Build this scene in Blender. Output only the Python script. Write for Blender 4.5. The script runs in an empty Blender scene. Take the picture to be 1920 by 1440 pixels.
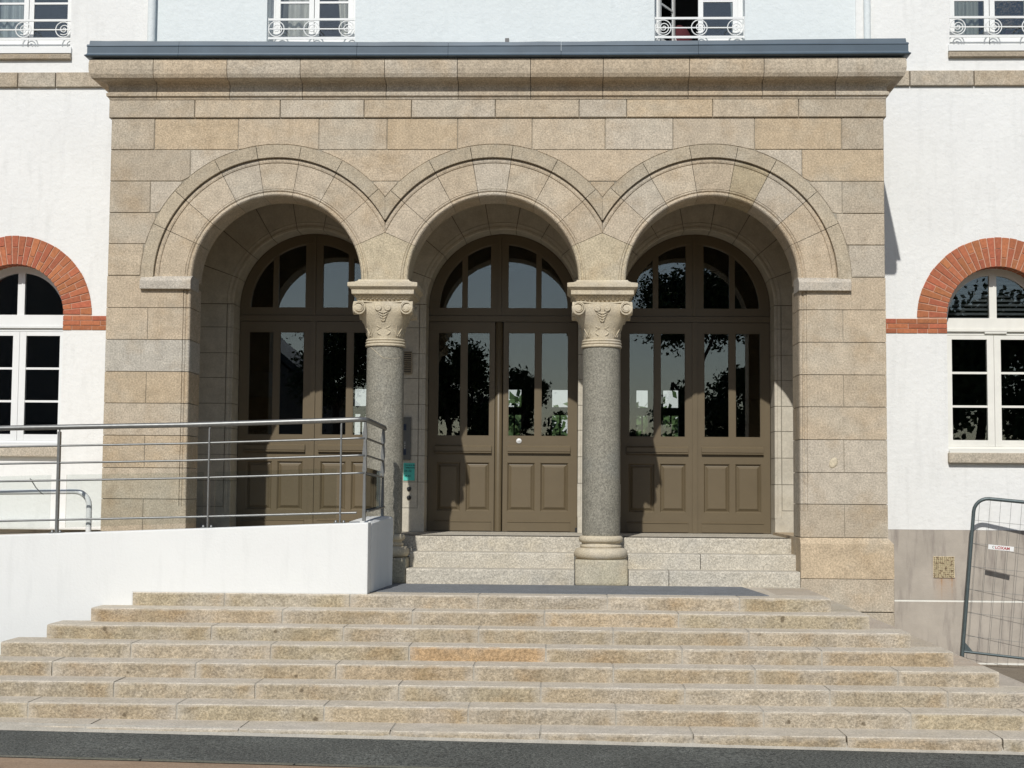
import bpy, bmesh, math, random
from math import sin, cos, pi, radians, sqrt
from mathutils import Vector, Matrix

# ------------------------------------------------------------------ camera, sky, sun, exposure
S = bpy.context.scene
COL = S.collection
cam_d = bpy.data.cameras.new('camera'); cam = bpy.data.objects.new('camera', cam_d); COL.objects.link(cam)
S.camera = cam
YAW, PIT, ROL, FPX = .0347, .0702, .0075, 2811.
f = Vector((-sin(YAW)*cos(PIT), cos(YAW)*cos(PIT), sin(PIT))); r = Vector((cos(YAW), sin(YAW), 0)); u = r.cross(f)
r2 = cos(ROL)*r + sin(ROL)*u; u2 = -sin(ROL)*r + cos(ROL)*u
M = Matrix(((r2.x, u2.x, -f.x), (r2.y, u2.y, -f.y), (r2.z, u2.z, -f.z))).to_4x4()
M.translation = Vector((.7038, -14.6257, .9199))
cam.matrix_world = M
cam_d.sensor_width = 36; cam_d.lens = 36*FPX/1920; cam_d.clip_end = 600; cam_d.clip_start = .1

SUN = Vector((.165, 1., -.825)).normalized()          # direction the light travels
elev = math.asin(-SUN.z); 
w = bpy.data.worlds.new('World'); S.world = w; w.use_nodes = True
nt = w.node_tree; nt.nodes.clear()
sky = nt.nodes.new('ShaderNodeTexSky'); sky.sky_type = 'NISHITA'; sky.sun_disc = False
sky.sun_elevation = elev
sky.sun_rotation = math.atan2(-SUN.x, -SUN.y)
sky.altitude = 50; sky.air_density = 1.0; sky.dust_density = .7
bg = nt.nodes.new('ShaderNodeBackground'); bg.inputs[1].default_value = .078
wo = nt.nodes.new('ShaderNodeOutputWorld')
nt.links.new(sky.outputs[0], bg.inputs[0]); nt.links.new(bg.outputs[0], wo.inputs[0])
sl = bpy.data.lights.new('sun', 'SUN'); sl.energy = 3.45; sl.angle = radians(.55); sl.color = (1, .968, .915)
so = bpy.data.objects.new('sun', sl); COL.objects.link(so); so.location = (-8, -40, 34)
so.rotation_euler = SUN.to_track_quat('-Z', 'Y').to_euler()
S.view_settings.view_transform = 'Standard'; S.view_settings.look = 'None'
S.view_settings.exposure = 0.10; S.view_settings.gamma = 1; S.view_settings.use_curve_mapping = False
S.render.engine = 'CYCLES'
S.cycles.max_bounces = 8; S.cycles.transparent_max_bounces = 16; S.cycles.use_denoising = True
S.cycles.caustics_reflective = False; S.cycles.caustics_refractive = False

rng = random.Random(7)
# ------------------------------------------------------------------ materials
def new_mat(name):
    m = bpy.data.materials.new(name); m.use_nodes = True
    n = m.node_tree; n.nodes.clear()
    o = n.nodes.new('ShaderNodeOutputMaterial'); b = n.nodes.new('ShaderNodeBsdfPrincipled')
    n.links.new(b.outputs[0], o.inputs[0])
    return m, n, b
def noise(n, scale, detail=3, rough=.55, vec=None, stretch=None):
    t = n.nodes.new('ShaderNodeTexNoise'); t.inputs['Scale'].default_value = scale
    t.inputs['Detail'].default_value = detail; t.inputs['Roughness'].default_value = rough
    g = n.nodes.new('ShaderNodeNewGeometry'); v = g.outputs['Position']
    if stretch:
        mp = n.nodes.new('ShaderNodeMapping'); mp.inputs['Scale'].default_value = stretch
        n.links.new(v, mp.inputs[0]); v = mp.outputs[0]
    n.links.new(v, t.inputs['Vector']); return t.outputs['Fac']
def maprange(n, v, a, b, c, d):
    m = n.nodes.new('ShaderNodeMapRange'); m.inputs[1].default_value = a; m.inputs[2].default_value = b
    m.inputs[3].default_value = c; m.inputs[4].default_value = d; n.links.new(v, m.inputs[0]); return m.outputs[0]
def mixc(n, fac, a, b, mode='MIX'):
    m = n.nodes.new('ShaderNodeMix'); m.data_type = 'RGBA'; m.blend_type = mode
    for s, v in ((m.inputs['Factor'], fac), (m.inputs['A'], a), (m.inputs['B'], b)):
        if hasattr(v, 'links') or isinstance(v, bpy.types.NodeSocket): n.links.new(v, s)
        elif isinstance(v, (int, float)): s.default_value = v
        else: s.default_value = (*v, 1) if len(v) == 3 else v
    return m.outputs['Result']
def scale_c(n, colr, v):
    m = n.nodes.new('ShaderNodeVectorMath'); m.operation = 'SCALE'
    n.links.new(colr, m.inputs[0]) if isinstance(colr, bpy.types.NodeSocket) else setattr(m.inputs[0], 'default_value', colr[:3])
    n.links.new(v, m.inputs['Scale']) if isinstance(v, bpy.types.NodeSocket) else setattr(m.inputs['Scale'], 'default_value', v)
    return m.outputs[0]
def mul(n, a, b):
    m = n.nodes.new('ShaderNodeMath'); m.operation = 'MULTIPLY'
    for i, v in enumerate((a, b)):
        if isinstance(v, bpy.types.NodeSocket): n.links.new(v, m.inputs[i])
        else: m.inputs[i].default_value = v
    return m.outputs[0]
def bump(n, b, h, strength=.4, dist=.004):
    bp = n.nodes.new('ShaderNodeBump'); bp.inputs['Strength'].default_value = strength
    bp.inputs['Distance'].default_value = dist; n.links.new(h, bp.inputs['Height'])
    n.links.new(bp.outputs[0], b.inputs['Normal'])

def granite(name, speck=.5, coarse=1., rough=.85, stain=(.32, .235, .13), stain_amt=.4, own=None, bstr=.5, bdist=.006, grey=(.42, .40, .35), grime=.5):
    m, n, b = new_mat(name)
    if own: base = own
    else: base = n.nodes.new('ShaderNodeObjectInfo').outputs['Color']
    s1 = noise(n, 62*coarse, 2, .6); s2 = noise(n, 170*coarse, 2, .6); big = noise(n, 2.3, 4, .6); mid = noise(n, 9., 4, .6)
    c = mixc(n, maprange(n, big, .52, .70, 0, stain_amt), base, stain) if own is None else mixc(n, maprange(n, big, .5, .72, 0, stain_amt), base, stain)
    c = mixc(n, maprange(n, noise(n, 1.7, 3, .6, stretch=(1, 1, 1.3)), .5, .66, 0, .45), c, grey)
    c = scale_c(n, c, maprange(n, mid, .3, .7, 1-.14*grime*2, 1+.12*grime))
    c = scale_c(n, c, maprange(n, s1, .34, .66, 1-speck*.62, 1+speck*.5))
    c = scale_c(n, c, maprange(n, s2, .35, .65, 1-speck*.45, 1+speck*.38))
    fl = maprange(n, noise(n, 95*coarse, 1, .5), .66, .72, 0, .5*speck)
    c = mixc(n, fl, c, (.07, .06, .05))
    n.links.new(c, b.inputs['Base Color']); b.inputs['Roughness'].default_value = rough
    b.inputs['Specular IOR Level'].default_value = .25
    h = mul(n, s1, 1.)
    bump(n, b, h, bstr, bdist)
    return m
def plain(name, c, rough=.6, metal=0., var=.06, vs=6., bs=0., bsc=80., bd=.002, spec=.5, streak=None):
    m, n, b = new_mat(name)
    cc = scale_c(n, c, maprange(n, noise(n, vs, 4, .6), .3, .7, 1-var, 1+var))
    if streak:
        cc = mixc(n, maprange(n, noise(n, 5., 4, .6, stretch=(2.2, 2.2, .35)), .52, .75, 0, streak[1]), cc, streak[0])
    n.links.new(cc, b.inputs['Base Color'])
    b.inputs['Roughness'].default_value = rough; b.inputs['Metallic'].default_value = metal
    b.inputs['Specular IOR Level'].default_value = spec
    if bs: bump(n, b, noise(n, bsc, 4, .6), bs, bd)
    return m
GRAN = granite('porch granite', .36, 1., grey=(.47, .43, .35), grime=.6, stain=(.37, .27, .16), stain_amt=.45)
STEP = granite('step granite', .44, .85, bstr=.8, bdist=.012, stain=(.33, .215, .10), stain_amt=.5, grey=(.46, .42, .36), grime=.8)
TREAD = granite('worn tread granite', .30, .9, bstr=.4, own=(.56, .50, .405), stain=(.48, .41, .30), stain_amt=.5, grey=(.55, .51, .45))
INNER = granite('pale step granite', .42, 1., own=(.53, .49, .41), stain=(.46, .40, .29), stain_amt=.5, bstr=.7, bdist=.01, grey=(.47, .45, .40))
LIME = granite('porch limestone', .10, .8, own=(.53, .49, .405), stain=(.40, .35, .255), stain_amt=.45, bstr=.2, bdist=.003, grey=(.54, .51, .44), rough=.8)
SHAFT = granite('grey granite shaft', .5, 1., own=(.27, .255, .208), stain=(.19, .185, .15), stain_amt=.4, bstr=.15, bdist=.002, grey=(.24, .24, .215), rough=.6)
CAPM = granite('carved capital stone', .22, 1.1, own=(.56, .49, .36), stain=(.48, .40, .28), stain_amt=.5, bstr=.5, bdist=.006, grey=(.55, .51, .44))
MORT = granite('mortar', .3, 1.5, own=(.30, .265, .205), stain=(.22, .19, .14), stain_amt=.4, bstr=.3)
MORTD = plain('dark joint', (.21, .19, .155), .9)
MORTL = granite('pale mortar', .2, 1.5, own=(.44, .41, .35), stain=(.36, .32, .26), stain_amt=.5, bstr=.4)
PLAS = plain('white render', (.745, .75, .735), .9, var=.03, vs=1.2, bs=.8, bsc=17, bd=.009, spec=.2, streak=((.64, .645, .63), .5))
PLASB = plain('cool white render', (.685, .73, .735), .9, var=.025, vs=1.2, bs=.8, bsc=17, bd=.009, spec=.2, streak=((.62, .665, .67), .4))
RAMPW = plain('fresh white ramp paint', (.735, .745, .73), .85, var=.02, vs=1.5, bs=.45, bsc=45, bd=.004, spec=.2, streak=((.66, .67, .655), .5))
PLIN = plain('grey cement plinth', (.405, .365, .315), .9, var=.11, vs=3.5, bs=.5, bsc=60, bd=.004, spec=.2, streak=((.24, .21, .19), .85))
ZINC = plain('zinc', (.058, .088, .118), .5, 0.1, var=.14, vs=3., spec=.5)
STEEL = plain('stainless steel', (.215, .22, .215), .42, .65, var=.12, vs=30.)
WPVC = plain('white window paint', (.75, .76, .75), .35, var=.02)
CREAM = plain('cream window paint', (.75, .74, .68), .5, var=.04, streak=((.66, .64, .57), .3))
BROWN = plain('brown door paint', (.130, .101, .060), .42, var=.05, vs=4., bs=.1, bsc=60, bd=.001, spec=.45)
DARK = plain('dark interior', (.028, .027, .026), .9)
BLACK = plain('black rubber', (.015, .015, .016), .6)
GALV = plain('galvanised fence tube', (.085, .11, .115), .45, .3, var=.15, vs=20)
WIRE = plain('fence wire', (.20, .205, .20), .5, .4)
CURT = plain('curtain', (.75, .73, .69), .9, var=.08)
MATM = granite('grey resin mat', .35, 1.2, own=(.20, .212, .225), stain=(.13, .135, .14), stain_amt=.5, bstr=.3, grey=(.17, .18, .18))
BRICKM, n, b = new_mat('red brick')
oc = n.nodes.new('ShaderNodeObjectInfo').outputs['Color']
c = scale_c(n, oc, maprange(n, noise(n, 40, 4, .6), .3, .7, .80, 1.16))
c = mixc(n, maprange(n, noise(n, 14, 4, .65), .60, .72, 0, .35), c, (.46, .24, .17))
n.links.new(c, b.inputs['Base Color']); b.inputs['Roughness'].default_value = .85; bump(n, b, noise(n, 120, 3), .35, .003)
BMORT = plain('pink brick mortar', (.52, .31, .22), .9, var=.1, vs=20)
# thin window glass: a reflecting and a see-through layer mixed by Fresnel
def glassmat(name, tint, refl, ior=1.5):
    m = bpy.data.materials.new(name); m.use_nodes = True; n = m.node_tree; n.nodes.clear()
    o = n.nodes.new('ShaderNodeOutputMaterial'); mx = n.nodes.new('ShaderNodeMixShader')
    tr = n.nodes.new('ShaderNodeBsdfTransparent'); tr.inputs[0].default_value = (*tint, 1)
    gl = n.nodes.new('ShaderNodeBsdfGlossy'); gl.inputs['Roughness'].default_value = 0.0; gl.inputs[0].default_value = (.92, .97, 1, 1)
    fr = n.nodes.new('ShaderNodeFresnel'); fr.inputs[0].default_value = ior
    bp = n.nodes.new('ShaderNodeBump'); bp.inputs['Strength'].default_value = .12; bp.inputs['Distance'].default_value = .002
    n.links.new(noise(n, 1.6, 1), bp.inputs['Height']); n.links.new(bp.outputs[0], gl.inputs['Normal'])
    n.links.new(mul(n, fr.outputs[0], refl), mx.inputs[0]); n.links.new(tr.outputs[0], mx.inputs[1]); n.links.new(gl.outputs[0], mx.inputs[2])
    n.links.new(mx.outputs[0], o.inputs[0]); return m
GLASS = glassmat('window glass', (.93, .95, .94), 2.0)
GLASSD = glassmat('door glass', (.80, .83, .82), 2.15)
GPAN = glassmat('railing glass', (.955, .972, .965), 1.4)
# worn pale ends and nosings of the step stones
n = STEP.node_tree; b = n.nodes['Principled BSDF']; lk = b.inputs['Base Color'].links[0]; old = lk.from_socket
tcn = n.nodes.new('ShaderNodeTexCoord'); sx = n.nodes.new('ShaderNodeSeparateXYZ'); n.links.new(tcn.outputs['Generated'], sx.inputs[0])
def mth(op, a, b_=None):
    m_ = n.nodes.new('ShaderNodeMath'); m_.operation = op
    for i_, v_ in enumerate((a, b_)):
        if v_ is None: continue
        if isinstance(v_, bpy.types.NodeSocket): n.links.new(v_, m_.inputs[i_])
        else: m_.inputs[i_].default_value = v_
    return m_.outputs[0]
nz = noise(n, 7, 4, .65)
ends = mth('MINIMUM', sx.outputs[0], mth('SUBTRACT', 1., sx.outputs[0]))
e1 = maprange(n, mth('ADD', ends, mth('MULTIPLY', mth('SUBTRACT', nz, .5), .16)), .0, .065, .5, 0)
e2 = maprange(n, mth('ADD', sx.outputs[2], mth('MULTIPLY', mth('SUBTRACT', nz, .5), .5)), .80, 1.0, 0, .55)
dk = maprange(n, noise(n, 3.1, 4, .7, stretch=(1, 1, .3)), .52, .72, 0, .38)
c = mixc(n, dk, old, (.27, .215, .13))
c = mixc(n, maprange(n, noise(n, 8.5, 2, .5), .71, .76, 0, .75), c, (.10, .075, .045))
c = mixc(n, mth('MAXIMUM', e1, e2), c, (.50, .455, .385))
n.links.new(c, b.inputs['Base Color'])
# ground
ASPH, n, b = new_mat('asphalt')
s1 = noise(n, 48, 3, .7); s2 = noise(n, 95, 2, .6)
c = mixc(n, maprange(n, s1, .40, .60, 0, 1), (.016, .018, .016), (.118, .125, .110))
c = mixc(n, maprange(n, s2, .56, .66, 0, .8), c, (.25, .25, .22))
c = mixc(n, maprange(n, noise(n, 3.3, 5, .7, stretch=(.4, 2, 1)), .60, .70, 0, .28), c, (.19, .20, .19))
c = scale_c(n, c, maprange(n, noise(n, 1.4, 3), .3, .7, .8, 1.2))
n.links.new(c, b.inputs['Base Color']); b.inputs['Roughness'].default_value = .8; bump(n, b, s1, .9, .012)
PAVE = granite('beige paving', .22, 1.1, own=(.34, .24, .16), stain=(.28, .195, .13), stain_amt=.5, bstr=.4, grey=(.34, .27, .20))
YARD = granite('grey brown yard', .3, 1., own=(.22, .185, .14), stain=(.17, .14, .11), stain_amt=.5, bstr=.6, grey=(.24, .21, .18))
KERB = granite('weathered kerb', .4, 1., own=(.16, .155, .125), stain=(.12, .125, .08), stain_amt=.6, bstr=.5, grey=(.19, .185, .16))
BARK = plain('bark', (.07, .05, .035), .9, var=.3, vs=8)
LEAF, n, b = new_mat('leaves')
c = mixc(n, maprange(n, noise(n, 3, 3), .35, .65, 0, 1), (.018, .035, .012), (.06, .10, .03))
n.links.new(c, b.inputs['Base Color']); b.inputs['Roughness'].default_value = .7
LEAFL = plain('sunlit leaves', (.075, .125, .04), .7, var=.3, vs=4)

# ------------------------------------------------------------------ mesh helpers
class MB:
    def __init__(s): s.v = []; s.f = []; s.m = []; s.sm = []; s.cur = 0
    def add(s, vs, fs, smooth=False):
        o = len(s.v); s.v += [tuple(p) for p in vs]
        for q in fs: s.f.append(tuple(i+o for i in q)); s.m.append(s.cur); s.sm.append(smooth)
        return s
    def box(s, x0, x1, y0, y1, z0, z1):
        return s.add([(x0,y0,z0),(x1,y0,z0),(x1,y1,z0),(x0,y1,z0),(x0,y0,z1),(x1,y0,z1),(x1,y1,z1),(x0,y1,z1)],
              [(0,3,2,1),(4,5,6,7),(0,1,5,4),(1,2,6,5),(2,3,7,6),(3,0,4,7)])
    def cbox(s, x0, x1, y0, y1, z0, z1, c=.004):
        """box whose front (-Y) face has chamfered edges"""
        v = []
        for (dx, y) in ((0, y1), (0, y0+c), (c, y0)):
            v += [(x0+dx,y,z0+dx),(x1-dx,y,z0+dx),(x1-dx,y,z1-dx),(x0+dx,y,z1-dx)]
        fs = [(3,2,1,0),(8,9,10,11)]
        for k in (0, 4):
            for i in range(4): j = (i+1) % 4; fs.append((k+i, k+j, k+4+j, k+4+i))
        return s.add(v, fs)
    def prism(s, poly, y0, y1, c=0.):
        """polygon in XZ (counter-clockwise seen from -Y) extruded y0 (front) .. y1, chamfer c on the front"""
        n = len(poly)
        ar = sum(poly[i][0]*poly[(i+1) % n][1]-poly[(i+1) % n][0]*poly[i][1] for i in range(n))
        if ar < 0: poly = poly[::-1]
        v = [(x, y1, z) for x, z in poly]; fs = [tuple(range(n))[::-1]]
        if c:
            v += [(x, y0+c, z) for x, z in poly]
            ins = []
            for i in range(n):
                a, p, q = Vector(poly[i-1]), Vector(poly[i]), Vector(poly[(i+1) % n])
                d1 = (p-a).normalized(); d2 = (q-p).normalized()
                n1 = Vector((-d1.y, d1.x)); n2 = Vector((-d2.y, d2.x)); nn = (n1+n2)
                if nn.length < .3: nn = n1
                nn.normalize(); k = max(.5, nn.dot(n1)); ins.append(p+nn*(c/k))
            v += [(p.x, y0, p.y) for p in ins]; fs.append(tuple(range(2*n, 3*n))); K = (0, n)
        else:
            v += [(x, y0, z) for x, z in poly]; fs.append(tuple(range(n, 2*n))); K = (0,)
        for k in K:
            for i in range(n): j = (i+1) % n; fs.append((k+i, k+j, k+n+j, k+n+i))
        return s.add(v, fs)
    def plan(s, poly, z0, z1):
        """polygon in XY extruded z0..z1"""
        n = len(poly)
        ar = sum(poly[i][0]*poly[(i+1) % n][1]-poly[(i+1) % n][0]*poly[i][1] for i in range(n))
        if ar < 0: poly = poly[::-1]
        v = [(x, y, z0) for x, y in poly]+[(x, y, z1) for x, y in poly]
        fs = [tuple(range(n))[::-1], tuple(range(n, 2*n))]
        for i in range(n): j = (i+1) % n; fs.append((i, j, n+j, n+i))
        return s.add(v, fs)
    def rings(s, rings, closed=False, caps=True, smooth=True):
        """rings: list of equal length vertex loops, skinned one to the next"""
        if smooth and caps and not closed and len(rings) > 1:     # keep the cap's normal from bleeding along the surface
            def near(P, Q):
                d = max((Vector(a)-Vector(b)).length for a, b in zip(P, Q)); e = min(.3, .0015/max(d, 1e-6))
                return [tuple(Vector(a).lerp(Vector(b), e)) for a, b in zip(P, Q)]
            rings = [rings[0], near(rings[0], rings[1])]+list(rings[1:-1])+[near(rings[-1], rings[-2]), rings[-1]]
        n = len(rings[0]); o = []
        for R in rings: o += R
        fs = []; m = len(rings)
        for k in range(m if closed else m-1):
            a = k*n; b_ = ((k+1) % m)*n
            for i in range(n): j = (i+1) % n; fs.append((a+i, a+j, b_+j, b_+i))
        if caps and not closed:
            s.add(o, fs, smooth); base = len(s.v)-len(o)
            for q in (tuple(range(n))[::-1], tuple((m-1)*n+i for i in range(n))):
                s.f.append(tuple(base+i for i in q)); s.m.append(s.cur); s.sm.append(False)
        else: s.add(o, fs, smooth)
        return s
    def lathe(s, prof, cx, cy, seg=40, smooth=True):
        R = [[(cx+r_*cos(2*pi*i/seg), cy+r_*sin(2*pi*i/seg), z) for i in range(seg)] for r_, z in prof]
        return s.rings(R, smooth=smooth)
    def tube(s, pts, rad, seg=10, closed=False):
        P = [Vector(p) for p in pts]; R = []; n = len(P)
        t0 = (P[1]-P[0]).normalized(); up = Vector((0, 0, 1)) if abs(t0.z) < .9 else Vector((1, 0, 0))
        a = t0.cross(up).normalized()
        for i in range(n):
            if closed: t = (P[(i+1) % n]-P[i-1]).normalized()
            else: t = ((P[min(i+1, n-1)]-P[i]).normalized()+(P[i]-P[max(i-1, 0)]).normalized()).normalized()
            a = (a-t*a.dot(t)).normalized(); b_ = t.cross(a)
            rr = rad[i] if isinstance(rad, (list, tuple)) else rad
            R.append([tuple(P[i]+a*(rr*cos(2*pi*k/seg))+b_*(rr*sin(2*pi*k/seg))) for k in range(seg)])
        return s.rings(R, closed=closed)
    def build(s, name, mats, parent=None, color=None, kind=None, bev=0):
        me = bpy.data.meshes.new(name); me.from_pydata(s.v, [], s.f)
        for m_ in (mats if isinstance(mats, (list, tuple)) else [mats]): me.materials.append(m_)
        me.polygons.foreach_set('material_index', s.m); me.polygons.foreach_set('use_smooth', s.sm)
        bm = bmesh.new(); bm.from_mesh(me); bmesh.ops.recalc_face_normals(bm, faces=bm.faces)
        if bev: bmesh.ops.bevel(bm, geom=[e for e in bm.edges if e.calc_face_angle(0) > .6], offset=bev, segments=2, affect='EDGES', profile=.6)
        bm.to_mesh(me); bm.free()
        me.update()
        o = bpy.data.objects.new(name, me); COL.objects.link(o)
        if parent is not None: o.parent = parent
        if color: o.color = (*color, 1)
        if kind: o['kind'] = kind
        return o
def tag(o, label, cat, group=None):
    o['label'] = label; o['category'] = cat
    if group: o['group'] = group
    return o
def thing(name, label, cat, group=None, loc=(0, 0, 0)):
    o = bpy.data.objects.new(name, None); COL.objects.link(o); o.location = loc; o.empty_display_size = .2
    return tag(o, label, cat, group)
def copy_tree(o, parent=None):
    c_ = o.copy(); COL.objects.link(c_)
    if parent is not None: c_.parent = parent
    for ch in list(o.children): copy_tree(ch, c_)
    return c_
PAL = [(.495, .402, .286), (.480, .394, .283), (.510, .425, .312), (.495, .417, .312), (.445, .375, .280), (.495, .432, .340), (.490, .388, .262)]
def stonecol(k=None, f_=None):
    c_ = PAL[rng.randrange(len(PAL))] if k is None else PAL[k]; c_ = (c_[0], c_[1]*1.01, c_[2]*1.03)
    t = rng.uniform(.94, 1.05) if f_ is None else f_
    return (c_[0]*t, c_[1]*t, c_[2]*t)

# ------------------------------------------------------------------ measures
A = 2.15; R = .842; ZS = 2.972; RO = 1.354; YW = 1.85; YD = 2.17; TH = .42
CX = (-A, 0., A)
# ------------------------------------------------------------------ ground
def gz(x): return -.866-.0110*x
gm = MB(); gm.add([(-120, -120, gz(-3)), (120, -120, gz(3)), (120, 90, gz(3)), (-120, 90, gz(-3)), (-9, -9, gz(-9)), (9, -9, gz(9)), (9, 3, gz(9)), (-9, 3, gz(-9))],
       [(4, 5, 6, 7), (0, 1, 5, 4), (1, 2, 6, 5), (2, 3, 7, 6), (3, 0, 4, 7)])
gm.build('ground', ASPH, kind='structure')
pv = MB(); pv.prism([(0, 0), (1, 0), (1, 1)], 0, 1); pv = MB()
E0 = (-9., -4.82); E1 = (9., -5.12)
pv.add([(-9, E0[1], gz(-9)+.006), (9, E1[1], gz(9)+.006), (9, -58, gz(9)+.006), (-9, -58, gz(-9)+.006)], [(3, 2, 1, 0)])
pv.add([(-40, -6, gz(-40)+.006), (-9, E0[1], gz(-9)+.006), (-9, -58, gz(-9)+.006), (-40, -58, gz(-40)+.006), (9, E1[1], gz(9)+.006), (40, -6, gz(40)+.006), (40, -58, gz(40)+.006), (9, -58, gz(9)+.006)], [(0, 1, 2, 3), (4, 5, 6, 7)])
pv.build('paving', PAVE, kind='structure')  # far reach, out of view, added to bounce warm light into the porch
ke = MB()
for i in range(18):
    x0 = -9+i; x1 = x0+.985; ya = E0[1]+(E1[1]-E0[1])*i/18; yb = E0[1]+(E1[1]-E0[1])*(i+1)/18
    ke.add([(x0, ya+.004, gz(x0)+.001), (x1, yb+.004, gz(x1)+.001), (x1, yb+.075, gz(x1)+.001), (x0, ya+.075, gz(x0)+.001),
            (x0, ya+.008, gz(x0)+.012), (x1, yb+.008, gz(x1)+.012), (x1, yb+.07, gz(x1)+.008), (x0, ya+.07, gz(x0)+.008)],
           [(4, 5, 6, 7), (0, 1, 5, 4), (1, 2, 6, 5), (2, 3, 7, 6), (3, 0, 4, 7)])
ke.build('kerb', KERB, kind='structure')
jt = MB(); jt.add([(-9, E0[1]-.016, gz(-9)+.0085), (9, E1[1]-.016, gz(9)+.0085), (9, E1[1]+.004, gz(9)+.0085), (-9, E0[1]+.004, gz(-9)+.0085)], [(0, 1, 2, 3)]); jt.build('joint', plain('dark joint filler', (.03, .03, .022), .95, var=.5, vs=12), kind='structure')
yd = MB(); yd.add([(3.3, -1.2, gz(3.3)+.005), (9, -1.2, gz(9)+.005), (9, 1.9, gz(9)+.005), (3.3, 1.9, gz(3.3)+.005)], [(0, 1, 2, 3)])
yd.build('yard', YARD, kind='structure')

# ------------------------------------------------------------------ the white building
bld = thing('white_building', 'white rendered school building with brick arches and granite string course behind the stone porch', 'building')
WX = 5.456; WR = .566; WZ = 2.83; WB = 1.375
UW = [(-5.46, .56), (-2.165, .50), (2.198, .503), (5.46, .50)]       # upper window centre, half width
UZ = 5.87
def sample_strip(mb, xs, lo, hi, y0, y1):
    """solid between curves lo(x) and hi(x)"""
    for a_, b_ in zip(xs[:-1], xs[1:]):
        e = 1e-5; la, lb, ha, hb = lo(a_+e), lo(b_-e), hi(a_+e), hi(b_-e)
        if ha-la < 1e-4 and hb-lb < 1e-4: continue
        mb.add([(a_, y0, la), (b_, y0, lb), (b_, y0, hb), (a_, y0, ha), (a_, y1, la), (b_, y1, lb), (b_, y1, hb), (a_, y1, ha)],
               [(0, 1, 2, 3), (7, 6, 5, 4), (0, 4, 5, 1), (3, 2, 6, 7), (1, 5, 6, 2), (0, 3, 7, 4)])
def arcx(c_, rr, k=24): return [c_-rr*cos(pi*i/k) for i in range(k+1)]
ZT = 5.405
def wall_cols(mb, x0, x1, z0, z1, ops):
    """rectangles of wall between x0..x1; ops = rectangular openings (xa,xb,za,zb)"""
    ops = sorted(ops); x = x0
    for (xa, xb, za, zb) in ops:
        if xa > x: mb.box(x, xa, YW, YW+.45, z0, z1)
        if za > z0: mb.box(xa, xb, YW, YW+.45, z0, za)
        if zb < z1: mb.box(xa, xb, YW, YW+.45, zb, z1)
        x = xb
    if x < x1: mb.box(x, x1, YW, YW+.45, z0, z1)
HR = .60
for sgn in (-1, 1):
    cx = sgn*WX; wm = MB()
    xs0, xs1 = sorted((sgn*3.5, sgn*9))
    wall_cols(wm, xs0, xs1, .518, WZ, [(cx-WR, cx+WR, WB, WZ)])
    wm.box(xs0, cx-HR, YW, YW+.45, WZ, ZT); wm.box(cx+HR, xs1, YW, YW+.45, WZ, ZT)
    sample_strip(wm, arcx(cx, HR), lambda x: WZ+sqrt(max(0, HR*HR-(x-cx)**2)), lambda x: ZT, YW, YW+.45)
    wm.build('wall', PLAS, bld)
wu = MB(); ops = [(c_-h, c_+h, UZ, 8.2) for c_, h in UW]
wall_cols(wu, -9, -3.955, 5.58, 9., ops[:1]); wu.build('wall', PLAS, bld); wu = MB(); wall_cols(wu, 3.97, 9, 5.58, 9., ops[3:])
wu.build('wall', PLAS, bld)
wc = MB(); wall_cols(wc, -3.955, 3.97, 5.15, 9., ops[1:3]); wc.build('wall', PLASB, bld)['label'] = 'cool white upper wall between the two downpipes'
# plinth and its painted line
for q in ((3.5, 9, -1.3, -.258), (3.5, 9, -.236, .516), (-9, -3.5, -1.3, .516)): MB().box(q[0], q[1], YW-.012, YW+.45, q[2], q[3]).build('plinth', PLIN, bld)
MB().box(3.5, 9, YW-.008, YW+.1, -.2575, -.2365).build('painted_line', CREAM, bld)
MB().box(3.9, 9, YW-.03, YW-.0125, gz(6)-.02, gz(6)+.028).build('skirting', CREAM, bld)
# string course stones
for (xa, xb) in [(-9, -7.8), (-7.79, -6.6), (-6.59, -5.482), (-5.472, -5.05), (-5.04, -3.5), (3.5, 4.507), (4.517, 5.21), (5.22, 6.1), (6.11, 7.4), (7.41, 9)]:
    MB().cbox(xa, xb, YW-.035, YW+.3, 5.408, 5.577, .006).build('stone', GRAN, bld, stonecol(rng.choice((3, 4, 5)), .93))
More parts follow.
